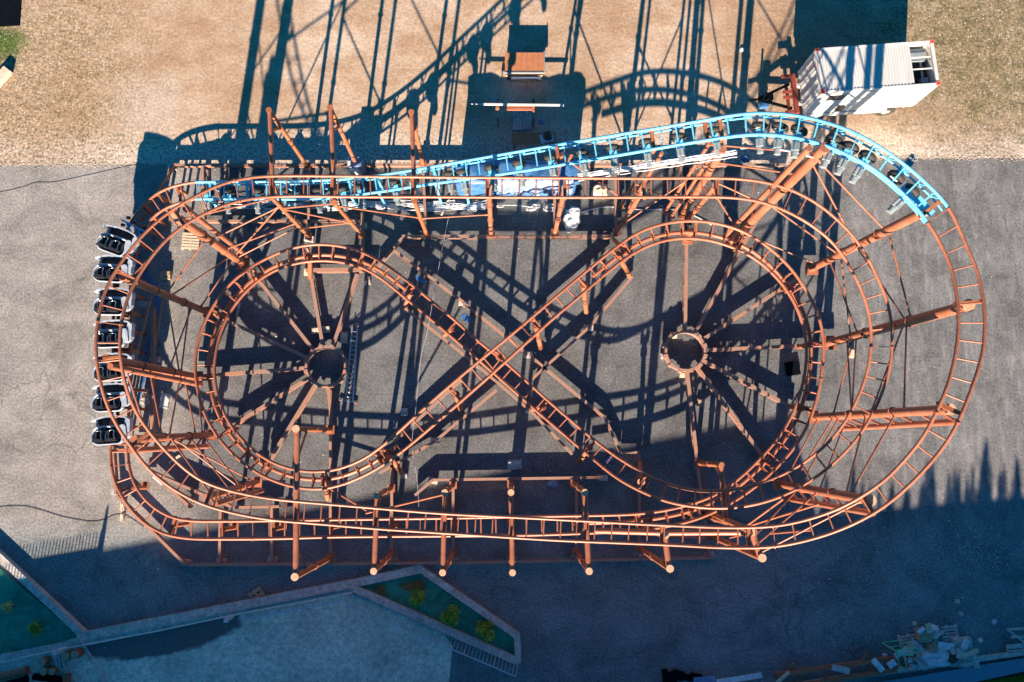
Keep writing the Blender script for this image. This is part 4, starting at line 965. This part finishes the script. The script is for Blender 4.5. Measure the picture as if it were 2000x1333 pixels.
def sack(u,v,rx,ry,h,mat,label,cat='sack',name='sack',seed=1):
    p=P(u,v,h/2); m=MB(); lump(m,(p.x,p.y,0),rx,ry,h,seed); return tag(m.build(name,M[mat],None,(p.x,p.y,0)),label,cat)
sack(1080,945,.28,.2,.12,'lightblue','crumpled blue sheet in shade below the southern beam','sheet','blue_sheet',2)
sack(1172,372,.45,.4,.5,'palewood','pale bundle under the rail east of the white sacks','bundle','bundle',4)
sack(1457,311,.22,.2,.35,'bluetarp','small blue drum-like bag north of the eastern top beam','bag','blue_bag',6)
# white panel
p=P(321,783,.1); m=MB(); m.box((p.x,p.y,.06),(.45,.8,.05),-.15); m.box((p.x,p.y+.38,.095),(.44,.05,.02),-.15); m.box((p.x,p.y-.36,.095),(.44,.04,.02),-.15); tag(m.build('white_board',M['white'],None,(p.x,p.y,0)),'white flat panel on asphalt east of the sixth car','panel')
p=P(910,622,.5); m=MB(); m.box((p.x,p.y,.62),(.5,.32,.1),R(-38)); m.box((p.x,p.y,.69),(.44,.26,.03),R(-38)); tag(m.build('blue_box',M['bluetarp'],None,(p.x,p.y,.5)),'small bright blue box on the north-west diagonal beam','box')
p=P(822,548,.5); m=MB(); m.box((p.x,p.y,.6),(.6,.25,.08),R(-35)); m.box((p.x+.05,p.y-.04,.66),(.3,.2,.05),R(-20)); tag(m.build('blue_plate',M['bluetarp'],None,(p.x,p.y,.5)),'worn blue plate lying on the diagonal beam north-east of the western hub','plate')
p=P(1548,720,.1); m=MB(); m.box((p.x,p.y,.1),(.7,.75,.2),.15)
for k in range(5): m.box((p.x-.1+.03*k,p.y-.25+.12*k,.21),(.06,.07,.03))
tag(m.build('black_crate',M['dark'],None,(p.x,p.y,0)),'black crate in shade inside the eastern loop','crate')
p=P(694,322,1.2); el=empty('electric_cabinet',(p.x,p.y,0),'blue and white electric cabinet by the north beam between two portals','cabinet'); m=MB(); m.box((p.x,p.y+.1,.7),(.7,.5,1.4)); m.build('cabinet',M['lightblue'],el); m=MB(); m.box((p.x-.1,p.y-.25,.6),(.5,.18,1.0)); m.box((p.x-.28,p.y-.05,1.45),(.15,.3,.1)); m.build('door',M['white'],el)
# trestle, table, cart in the gravel area
zc=.85; A=P(986,103,zc); B=P(1062,103,zc); D=P(986,141,zc)
ca=empty('wooden_cart',((A.x+B.x)/2,(A.y+D.y)/2,0),'rust brown boarded cart with pale metal edge, northernmost object on the gravel','cart')
w=(B.x-A.x)/2; h=(A.y-D.y)/2; cx,cy=(A.x+B.x)/2,(A.y+D.y)/2
m=MB()
for k in range(7): m.box((cx-w+(k+.5)*2*w/7,cy,zc-.02),(2*w/7*.97,2*h,.04))
m.build('deck_boards',M['orangewood'],ca)
m=MB(); m.box((cx,cy-h-.03,zc-.02),(2*w+.05,.05,.1)); m.box((cx+w+.03,cy+.03,zc-.02),(.05,2*h+.1,.1)); m.box((cx+.1,cy-h-.22,zc-.3),(1.7,.1,.1)); m.build('edge_trim',M['alu'],ca)
m=MB(); m.box((cx,cy,.45),(2*w-.1,2*h-.1,.5)); m.build('box_body',M['wood'],ca)
for sx in (-1,1):
    for sy in (-1,1): m=MB(); m.tube([(cx+sx*w*.8-.05,cy+sy*h*.9,.17),(cx+sx*w*.8+.05,cy+sy*h*.9,.17)],.17,14); m.build('wheel',M['tyre'],ca)
ts=empty('steel_trestle',tuple(P(1015,230)),'orange steel trestle holding a long pale bar across it','trestle')
m=MB(); 
for v in (209,214): m.beam(P(988,v,1.2),P(1044,v,1.2),.1,.12)
m.beam(P(968,212,1.2),P(975,212,1.2),.15,.15); m.beam(P(1042,205,1.2),P(1042,219,1.2),.12,.15); m.build('top_beam',M['rust'],ts)
for u in (973,1041):
    for v in (212,248): m=MB(); q=P(u,v,0); m.beam((q.x,q.y,0),(q.x,q.y,1.15),.05,.05); m.build('leg',M['dark'],ts)
p1=P(940,204,1.32); p2=P(1101,206,1.32); m=MB(); m.beam(p1,p2,.09,.09); m.beam(P(920,203.5,1.32),p1,.03,.03); tag(m.build('metal_bar',M['white'],None,tuple(p1)),'long thin white bar lying across the orange trestle','bar')
tb_=empty('work_table',tuple(P(1042,270)),'low orange board table in tarp shade, dark bundle on its end','table')
a=P(999,260,.75); b=P(1085,258,.75); c=P(1085,280,.75); d=P(1000,283,.75)
m=MB(); m.prism([a.xy,b.xy,c.xy,d.xy],.72,.75); m.build('table_top',M['orangewood'],tb_)
for q in (a,b,c,d): m=MB(); z=q.lerp((a+b+c+d)/4,.12); m.beam((z.x,z.y,0),(z.x,z.y,.72),.05,.05); m.build('leg',M['dark'],tb_)
p=P(1070,265,.9); m=MB(); m.box((p.x-.05,p.y-.1,.765),(.75,.5,.02),.2); tag(m.build('paper_sheet',M['sack'],None,(p.x,p.y,.75)),'white sheet under the dark bundle on the orange table','sheet')
m=MB(); lump(m,(p.x,p.y,.78),.24,.24,.35,9); tag(m.build('dark_bundle',M['bark'],None,(p.x,p.y,.78)),'round dark brown bundle on the end of the orange table','bundle')
p=P(1030,249,.05); m=MB(); m.box((p.x,p.y,.08),(.5,.32,.16),.1); m.box((p.x,p.y,.17),(.46,.28,.02),.1); tag(m.build('tool_box',M['motor'],None,(p.x,p.y,0)),'small grey box on the ground between pallet and orange table','box')
p=P(1058,237,.05); m=MB(); lump(m,(p.x,p.y,0),.18,.14,.1,4); tag(m.build('rag',M['lightblue'],None,(p.x,p.y,0)),'small pale blue rag on dark gravel east of the trestle','rag')
# left edge items
m=MB(); m.prism([q for q in pxy([(-60,-60),(44,-40),(38,50),(0,52),(-60,60)],.05)],.006,.06); tag(m.build('black_tarp',M['dark'],None,tuple(P(10,20))),'black tarpaulin spread at the north-west corner','tarp')  # flat near-black sheet stands in for shade lying on the gravel
m=MB(); a=P(-8,163,.2); b=P(16,136,.2); m.beam(a,b,.45,.3); m.beam(a+Vector((.1,-.2,-.1)),b+Vector((.1,-.2,-.1)),.1,.1); tag(m.build('wooden_board',M['palewood'],None,tuple(P(8,145))),'pale wooden board at the west edge of the gravel','board')
m=MB(); m.box(tuple(P(1491,206,.3)),(.45,.3,.35),.1); m.box(tuple(P(1491,206,.3)+Vector((0,0,.2))),(.5,.34,.05),.1); tag(m.build('junction_box',M['bluetarp'],None,tuple(P(1491,206))),'blue box on gravel just north of the blue track crest','box')
sack(1450,97,.12,.12,.12,'sack','small white lump on gravel west of the container','stone','white_stone',3)

# ================================================================ kerbs, railings, bottom edge
def kerb(pts,w,h,label,name='kerb',mat='kerb'):
    m=MB()
    Q=[P(u,v,h) for u,v in pts]
    for a,b in zip(Q[:-1],Q[1:]): m.beam((a.x,a.y,h/2+.003),(b.x,b.y,h/2+.003),w,h,ext=w*.0)
    for q in Q: m.tube([(q.x,q.y,.003),(q.x,q.y,h+.004)],w/2,10)
    tag(m.build(name,M[mat],None,(Q[0].x,Q[0].y,0)),label,'kerb')
kerb([(-30,1062),(160,1240)],.34,.35,'pale concrete kerb running diagonally along the west netted bed')
kerb([(165,1243),(400,1197),(690,1140),(820,1112)],.42,.3,'long concrete kerb from the west bed to the tip of the planter')
kerb([(168,1256),(400,1209),(690,1153)],.3,.12,'lower concrete step along the long kerb',)
kerb([(825,1115),(1010,1243),(1012,1290)],.32,.35,'concrete kerb round the north-east side of the planter bed')
kerb([(690,1150),(1008,1292)],.36,.34,'brown stained kerb along the south side of the planter bed')
kerb([(-20,1290),(120,1262),(165,1247)],.34,.2,'concrete kerb along the south of the west bed')
kerb([(1520,1345),(1700,1318),(2030,1272)],.22,.2,'pale kerb between yard and metal walkway')
def railing(a,b,h,lean,n,label,mat='alu'):
    A=P(*a,0);B=P(*b,0); d=(B-A).normalized(); out=Vector((d.y,-d.x,0))
    r=empty('railing',tuple(A),label,'railing'); m=MB(); At=A+out*lean+Vector((0,0,h)); Bt=B+out*lean+Vector((0,0,h))
    m.beam(At,Bt,.06,.05); m.build('top_rail',M[mat],r)
    m=MB(); m.beam(A.lerp(At,.12),B.lerp(Bt,.12),.04,.04); m.build('bottom_rail',M[mat],r)
    for k in range(n+1):
        f=k/n; m=MB(); m.beam(A.lerp(B,f),At.lerp(Bt,f),.035 if k%8 else .07,.03); m.build('picket',M[mat],r)
railing((690,1158),(1012,1296),1.1,.35,46,'pale picket railing along the south side of the planter')
railing((485,1190),(688,1151),1.1,.3,24,'picket railing on the long kerb west of the planter')
line([(-10,1297),(120,1268),(300,1235),(455,1202),(600,1175),(688,1158)],1.0,.03,'white','white chain strung above the concrete step','chain','chain')
for u,v,lb in ((127,1266,'short white post on kerb by the rusty drums'),(454,1204,'white post on the long concrete step')):
    p=P(u,v,.2); m=MB(); m.box((p.x,p.y,.55),(.16,.16,1.1)); m.box((p.x,p.y,1.12),(.2,.2,.05)); tag(m.build('bollard',M['white'],None,(p.x,p.y,0)),lb,'post')
# plants
def bush(u,v,r,h,label,mat='leaf',n=1300,name='shrub',z=.06):
    p=P(u,v,z+h*.5); root=empty(name,(p.x,p.y,z),label,'shrub')
    m=MB()
    for k in range(5): a=k*1.3; m.tube([(p.x,p.y,z),(p.x+r*.5*math.cos(a),p.y+r*.5*math.sin(a),z+h*.8)],.02,5,r2=.008)
    m.build('stem',M['bark'],root); m=MB(); rnd=random.Random(int(u))
    lobes=[(rnd.uniform(-.5,.5)*r,rnd.uniform(-.5,.5)*r,rnd.uniform(.4,.9)*h,rnd.uniform(.35,.6)*r) for _ in range(7)]
    for k in range(n):
        lx_,ly_,lz,lr=rnd.choice(lobes); a=rnd.uniform(0,6.28); e=rnd.uniform(-.4,1.5); rr=lr*rnd.uniform(.5,1.12)
        c=Vector((p.x+lx_+rr*math.cos(a)*math.cos(e),p.y+ly_+rr*math.sin(a)*math.cos(e),z+lz+rr*math.sin(e)*.7))
        t=Vector((rnd.uniform(-1,1),rnd.uniform(-1,1),rnd.uniform(-.3,.8))).normalized(); s=t.cross(Vector((rnd.uniform(-1,1),rnd.uniform(-1,1),1))).normalized()
        l=rnd.uniform(.08,.15); w=l*.38; m.add([c-s*w,c+t*l,c+s*w,c-t*l*.6],[[0,1,2,3]])
    m.build('foliage',M[mat],root)
bush(817,1166,.5,.9,'rounded green shrub nearest the yellow dry grass in the planter')
bush(881,1201,.55,1.0,'rounded green shrub in the middle of the planter')
bush(948,1231,.5,.9,'rounded green shrub at the narrow east end of the planter')
bush(19,1187,.34,.7,'bright flowering plant in the west netted bed','leafy',240,'flowering_plant')
bush(72,1226,.42,.4,'low brownish plant in the west netted bed','leaf',260,'low_plant')
def tufts(name,poly,n,h,mat,label,z=.06,kind='stuff'):
    rnd=random.Random(n); m=MB(); W=pxy(poly)
    for _ in range(n):
        a,b,c=rnd.random(),rnd.random(),0
        q=Vector(W[0]).lerp(Vector(W[1]),a); q2=Vector(W[3]).lerp(Vector(W[2]),a); c=q.lerp(q2,b)
        for k in range(3):
            t=rnd.uniform(0,6.28); l=h*rnd.uniform(.5,1); m.add([(c.x,c.y,z),(c.x+.02,c.y+.01,z),(c.x+math.cos(t)*l*.6,c.y+math.sin(t)*l*.6,z+l*.7)],[[0,1,2]])
    tag(m.build(name,M[mat]),label,'grass',None,kind)
tufts('dry_grass',[(778,1140),(828,1133),(830,1152),(790,1154)],420,.2,'straw','yellow dry grass in the planter')
tufts('dry_grass',[(728,1146),(752,1142),(756,1160),(735,1156)],160,.2,'straw','yellow dry grass in the planter corner')
tufts('verge_grass',[(1850,1342),(2030,1312),(2030,1380),(1850,1380)],6500,.16,'leaf','dark green grass beyond the metal walkway',.01)
tufts('grass',[(-20,58),(34,58),(40,118),(-20,128)],350,.08,'conifer','green grass tuft by the black tarpaulin',.01)
# metal walkway
m=MB(); q=pxy([(1690,1338),(2040,1279),(2040,1303),(1850,1345)],.25); m.prism(q,.2,.25); wk=tag(m.build('metal_walkway',M['grating'],None,tuple(P(1850,1330))),'blue-grey steel grating walkway at the south-east edge','walkway')
# drums, tubes and boards at the south-west
for u,v,r,lb in ((82,1294,.2,'rusty drum at the north-west of the drum cluster'),(85,1312,.2,'rusty drum at the south-west of the drum cluster'),(101,1312,.18,'rusty drum leaning at the south of the drum cluster'),(128,1283,.2,'rusty orange drum nearest the white post'),(146,1279,.22,'rusty drum at the east end of the cluster')):
    p=P(u,v,.5); d=empty('rusty_drum',(p.x,p.y,0),lb,'drum','rusty drums'); m=MB(); m.tube([(p.x,p.y,.01),(p.x,p.y,.5)],r,20)
    for z in (.15,.35): m.tube([(p.x,p.y,z),(p.x,p.y,z+.03)],r+.015,20)
    m.build('barrel',M['rust_dark'],d); m=MB(); m.tube([(p.x,p.y,.5),(p.x,p.y,.52)],r*.93,20); m.tube([(p.x+r*.5,p.y,.52),(p.x+r*.5,p.y,.54)],.03,8); m.build('lid',M['wood'],d)
for i,(a,b,lb) in enumerate([((108,1282),(113,1310),'grey plank standing left of three by the drums'),((114,1281),(119,1309),'grey plank in the middle of three by the drums'),((121,1280),(126,1307),'grey plank at the right of three by the drums')]):
    m=MB(); m.beam(P(*a,.12),P(*b,.12),.13,.1); m.beam(P(*a,.22),P(*b,.22),.09,.06); tag(m.build('plank',M['greywood'],None,tuple(P(*a))),lb,'plank','planks by the drums')
for a,b,lb,mt in (((-30,1330),(52,1310),'long rusty tube at the south-west corner','rust_dark'),((-30,1350),(50,1328),'dark rusty tube lying beside the long one','dark'),((66,1322),(118,1328),'black tube with a pale ring at the frame edge','dark')):
    A_=P(*a,.2);B_=P(*b,.2); d_=(B_-A_).normalized(); m=MB(); m.tube([A_,B_],.17,14); m.tube([B_,B_+d_*.05],.22,14); m.tube([A_.lerp(B_,.6),A_.lerp(B_,.6)+d_*.06],.19,14); tag(m.build('steel_tube',M[mt],None,tuple(P(*a))),lb,'tube','steel tubes on the plaza')
m=MB(); m.prism(pxy([(124,1338),(122,1318),(135,1318),(135,1338)],.3),.1,.35); m.prism(pxy([(126,1334),(125,1322),(132,1322),(132,1334)],.38),.351,.38); tag(m.build('rusty_box',M['rust_dark'],None,tuple(P(128,1330))),'small rusty box at the south edge of the plaza','box')
# scrap at the south-east
fr=empty('rusty_girder',tuple(P(1630,1300)),'long rusty steel frame lying along the walkway kerb','steel frame')
for a,b in (((1515,1318),(1748,1285)),((1530,1345),(1750,1308))): m=MB(); m.beam(P(*a,.5),P(*b,.5),.2,.2); m.build('side_beam',M['rust_dark'],fr)
for u in (1515,1560,1610,1655,1700,1748): m=MB(); f=(u-1515)/233; m.beam(P(u,1318-33*f,.42),P(u+4,1343-35*f,.42),.12,.12); m.build('cross_piece',M['rust_dark'],fr)
for u,v in ((1550,1296),(1692,1278)): m=MB(); m.beam(P(u,v,.7),P(u+10,v+14,.4),.09,.09); m.beam(P(u,v,.7),P(u-9,v+13,.4),.09,.09); m.build('bracket',M['rust'],fr)
gf=empty('green_crate_frame',tuple(P(1770,1290)),'green painted steel crate frame full of scrap','crate')
z=.9; c4=[P(1750,1271,z),P(1789,1266,z),P(1802,1273,z),P(1765,1281,z)]; d4=[Vector((q.x*.985,q.y*.985,.05)) for q in c4]
m=MB()
for k in range(4): m.beam(c4[k],c4[(k+1)%4],.05,.05); m.beam(d4[k],d4[(k+1)%4],.05,.05); m.beam(c4[k],d4[k],.05,.05)
m.beam(c4[3],P(1772,1308,.2),.05,.05); m.beam(P(1756,1300,.2),P(1772,1308,.2),.05,.05); m.beam(c4[0],P(1756,1300,.2),.05,.05); m.build('frame',M['green'],gf)
m=MB(); rnd=random.Random(4)
for k in range(40):
    q=P(rnd.uniform(1768,1805),rnd.uniform(1282,1303),.2); m.box((q.x,q.y,rnd.uniform(.08,.5)),(rnd.uniform(.08,.4),rnd.uniform(.06,.3),rnd.uniform(.04,.2)),rnd.uniform(0,3))
m.build('rubble',M['greywood'],gf)
sack(1826,1285,.75,.5,.5,'sack','crumpled white plastic sheet over the middle of the scrap heap','sheet','plastic_sheet',12)
sack(1822,1235,.3,.35,.5,'sack','small white bag against the brown cardboard','bag','white_bag',13)
for u,v,w,l,rz,mt,lb in ((1808,1243,.65,.6,-.3,'wood','brown cardboard sheet on a pallet of the scrap heap'),(1822,1264,.35,.45,.1,'wood','small brown carton on the white plastic sheet'),(1882,1262,.9,.7,.1,'greywood','grey slab of boards at the east of the scrap heap')):
    p=P(u,v,.5); m=MB(); m.box((p.x,p.y,.35),(w,l,.4),rz); m.box((p.x+.05,p.y+.02,.57),(w*.8,l*.7,.03),rz+.1); tag(m.build('carton' if mt=='wood' else 'board_pile',M[mt],None,(p.x,p.y,0)),lb,'carton' if mt=='wood' else 'boards')
sack(1890,1290,.55,.35,.4,'greywood','dark grey pile of scrap at the south-east of the heap','scrap','scrap_pile',15)
sack(1860,1287,.25,.25,.35,'bark','brown scrap lump beside the dark pallet','scrap','scrap_lump',16)
rnd=random.Random(21); PLC=['leaning on the green crate frame','across the green crate frame','behind the green crate frame','beside the brown cardboard','under the brown cardboard','north of the white plastic sheet','east of the white plastic sheet','on the dark end pallet','east of the dark end pallet','on the grey slab of boards','south of the grey slab of boards','by the walkway kerb','half under the rusty girder','by the west end of the rusty girder','in the middle of the rusty girder','inside the rusty girder near its east end']
SP=[(1762,1276),(1780,1272),(1792,1262),(1800,1232),(1815,1228),(1835,1240),(1848,1262),(1860,1270),(1874,1276),(1884,1258),(1893,1276),(1905,1292),(1740,1296),(1528,1322),(1640,1306),(1712,1298)]
for i,((u,v),t_) in enumerate(zip(SP,PLC)):
    q=P(u,v,.7); m=MB(); a=rnd.uniform(0,3); l=rnd.uniform(.4,.95)
    d_=Vector((math.cos(a),math.sin(a),0))*l/2; c=Vector((q.x,q.y,.62+.03*i*.5)); m.beam(c-d_,c+d_,rnd.uniform(.12,.35),.05); m.beam(c-d_*.5+Vector((0,0,.04)),c+d_*.8+Vector((0,0,.04)),.08,.03)
    tag(m.build('scrap_board',M[('sack','palewood','greywood')[i%3]],None,tuple(c)),('white','pale wooden','grey')[i%3]+' scrap board '+t_,'board','scrap boards at the south-east edge')
rk=empty('steel_rack',tuple(P(1995,1250)),'pale steel rack cut off by the east edge','rack')
m=MB(); m.beam(P(1968,1230,.9),P(2040,1226,.9),.1,.08); m.beam(P(1968,1230,.9),P(2010,1262,.9),.1,.08); m.beam(P(1975,1245,.4),P(2040,1243,.4),.1,.08); m.build('frame',M['greywood'],rk)
m=MB()
for k in range(4): m.beam(P(1966,1262+3*k,.2),P(2040,1255+3*k,.2),.12,.05)
m.build('shelf',M['greywood'],rk)
bn=empty('bench',tuple(P(1440,1325)),'weathered white bench top at the south edge','bench')
m=MB(); m.beam(P(1400,1333,.5),P(1488,1319,.5),.25,.06); m.build('seat',M['sack'],bn); m=MB(); m.beam(P(1488,1319,.48),P(1491,1345,.48),.05,.05); m.beam(P(1355,1330,.4),P(1398,1326,.4),.3,.05); m.build('frame',M['lightblue'],bn)
p=P(1340,1328,.3); m=MB(); rnd=random.Random(8)
for k in range(16): m.box((p.x+rnd.uniform(-1.2,1.3),p.y+rnd.uniform(-.3,.2)+.1,rnd.uniform(.1,.3)),(rnd.uniform(.2,.6),rnd.uniform(.15,.4),rnd.uniform(.1,.3)),rnd.uniform(-.3,.3))
tag(m.build('scrap_pile',M['dark'],None,(p.x,p.y,0)),'black heap of scrap at the south edge west of the bench','scrap')
for u,v,lb in ((1787,1219,'small pale stone north of the scrap heap'),(1871,1175,'yellowish stone lying alone on the dark asphalt'),(1878,1200,'smaller yellowish stone south of the other'),(1729,1281,'small white stone by the rusty frame'),(1915,1251,'small pale brick east of the scrap heap'),(1943,1215,'white chunk of rubble near the east edge')):
    sack(u,v,.12,.12,.1,'palewood' if u in(1871,1878,1787) else 'sack',lb,'stone','stone',int(u))

# ================================================================ what stands south of the yard, outside the photo, and throws its shade into it
tl=math.tan(EL)
def shift(p,h): return Vector((p.x-math.sin(AZ)*h/tl,p.y-math.cos(AZ)*h/tl,h))
h=8.5; a=shift(P(-420,1196),h); b=shift(P(1546,806),h)
d=(b-a).normalized(); nn=Vector((d.y,-d.x,0))
bd=empty('long_building',tuple(((a+b)/2).xy)+(0,),'long plain building south of the yard','building')
m=MB(); m.prism([a.xy,b.xy,(b+nn*9).xy,(a+nn*9).xy],0,h-.3); m.build('wall',M['stone'],bd)
m=MB(); m.prism([(a-d*.3).xy,(b+d*.0).xy,(b+nn*9.3).xy,(a+nn*9.3-d*.3).xy],h-.29,h); m.build('roof',M['greywood'],bd)
for k in range(12):
    m=MB(); q=a.lerp(b,(k+.5)/12)-nn*.03; m.beam((q.x,q.y,1.2),(q.x,q.y,2.8),1.4,.08,d); m.build('window',M['black'],bd)
h=7.5; a=shift(P(1540,1010),h); b=shift(P(2500,925),h); d=(b-a).normalized(); nn=Vector((d.y,-d.x,0))
hd=empty('low_building',tuple(((a+b)/2).xy)+(0,),'lower flat building east of the long one','building')  # unseen block added to close the ground shade below the conifer tips
m=MB(); m.prism([a.xy,b.xy,(b+nn*7).xy,(a+nn*7).xy],0,h-.3); m.build('wall',M['stone'],hd)
m=MB(); m.prism([a.xy,b.xy,(b+nn*7.3).xy,(a+nn*7.3).xy],h-.29,h); m.build('roof',M['greywood'],hd)
# terrace wall with spiked fence
h=3.0; a=shift(P(20,1108),h); b=shift(P(190,1078),h)
tw=empty('spiked_fence',tuple(a.xy)+(0,),'spiked fence on a terrace wall south-west of the yard','fence')
m=MB(); m.beam((a.x,a.y,h/2),(b.x,b.y,h/2),.3,h); m.build('wall',M['stone'],tw)
n=26
for k in range(n+1): m=MB(); q=a.lerp(b,k/n); m.beam((q.x,q.y,h),(q.x,q.y,h+.42),.045,.045); m.build('picket',M['dark'],tw)
m=MB(); m.beam((a.x,a.y,h+.06),(b.x,b.y,h+.06),.05,.06); m.build('rail',M['dark'],tw)
m=MB(); q=b+Vector((.15,0,0)); m.tube([(q.x,q.y,0),(q.x,q.y,h+.5),(q.x,q.y,h+.95)],.19,12,r2=.05); m.build('gate_post',M['stone'],tw)
def conifer_mesh(seed,h,w):
    rnd=random.Random(seed); m=MB()
    for k in range(2600):
        f=rnd.random()**.8; z=h*(.22+.78*f); rr=w*(1-f)**1.15*(.6+.4*math.sin(f*26+seed)**2)+.01
        a=rnd.uniform(0,6.28); r_=rr*rnd.random()**.5; c=Vector((r_*math.cos(a),r_*math.sin(a),z-r_*.15))
        t=Vector((math.cos(a),math.sin(a),rnd.uniform(-.3,.5))).normalized(); s=t.cross(Vector((rnd.uniform(-.5,.5),rnd.uniform(-.5,.5),1))).normalized()
        l=rnd.uniform(.2,.5)*(.25+1.1*(1-f)); ww=.03+.07*(1-f); m.add([c-s*ww,c+t*l,c+s*ww,c-t*l*.5],[[0,1,2,3]])
    return m
tips=[]; rt_=random.Random(5)
for k in range(38):
    u=1560+k*13.5+rt_.uniform(-5,5); base_=986-.17*(u-1560); tips.append((u,base_+rt_.choice([-52,-34,-10,0,6,12])+rt_.uniform(-14,14),9.0+rt_.uniform(0,2.5)))
for i,(u,v,h) in enumerate(tips):
    p=shift(P(u,v),h); p.z=0
    m=conifer_mesh(i,h,rt_.uniform(3.4,6.2)); p.x+=rt_.uniform(-.4,.4); r=empty('conifer',(p.x,p.y,0),'tall pointed conifer in the row south of the yard','tree','conifers south of the yard')
    r['label']='tall pointed conifer in the row south of the yard'
    cr=m.build('crown',M['conifer'],None); cr.parent=r; cr.location=(0,0,0)
    m=MB(); m.tube([(0,0,0),(0,0,h*.95)],.16,8,r2=.03); t_=m.build('trunk',M['bark'],None); t_.parent=r
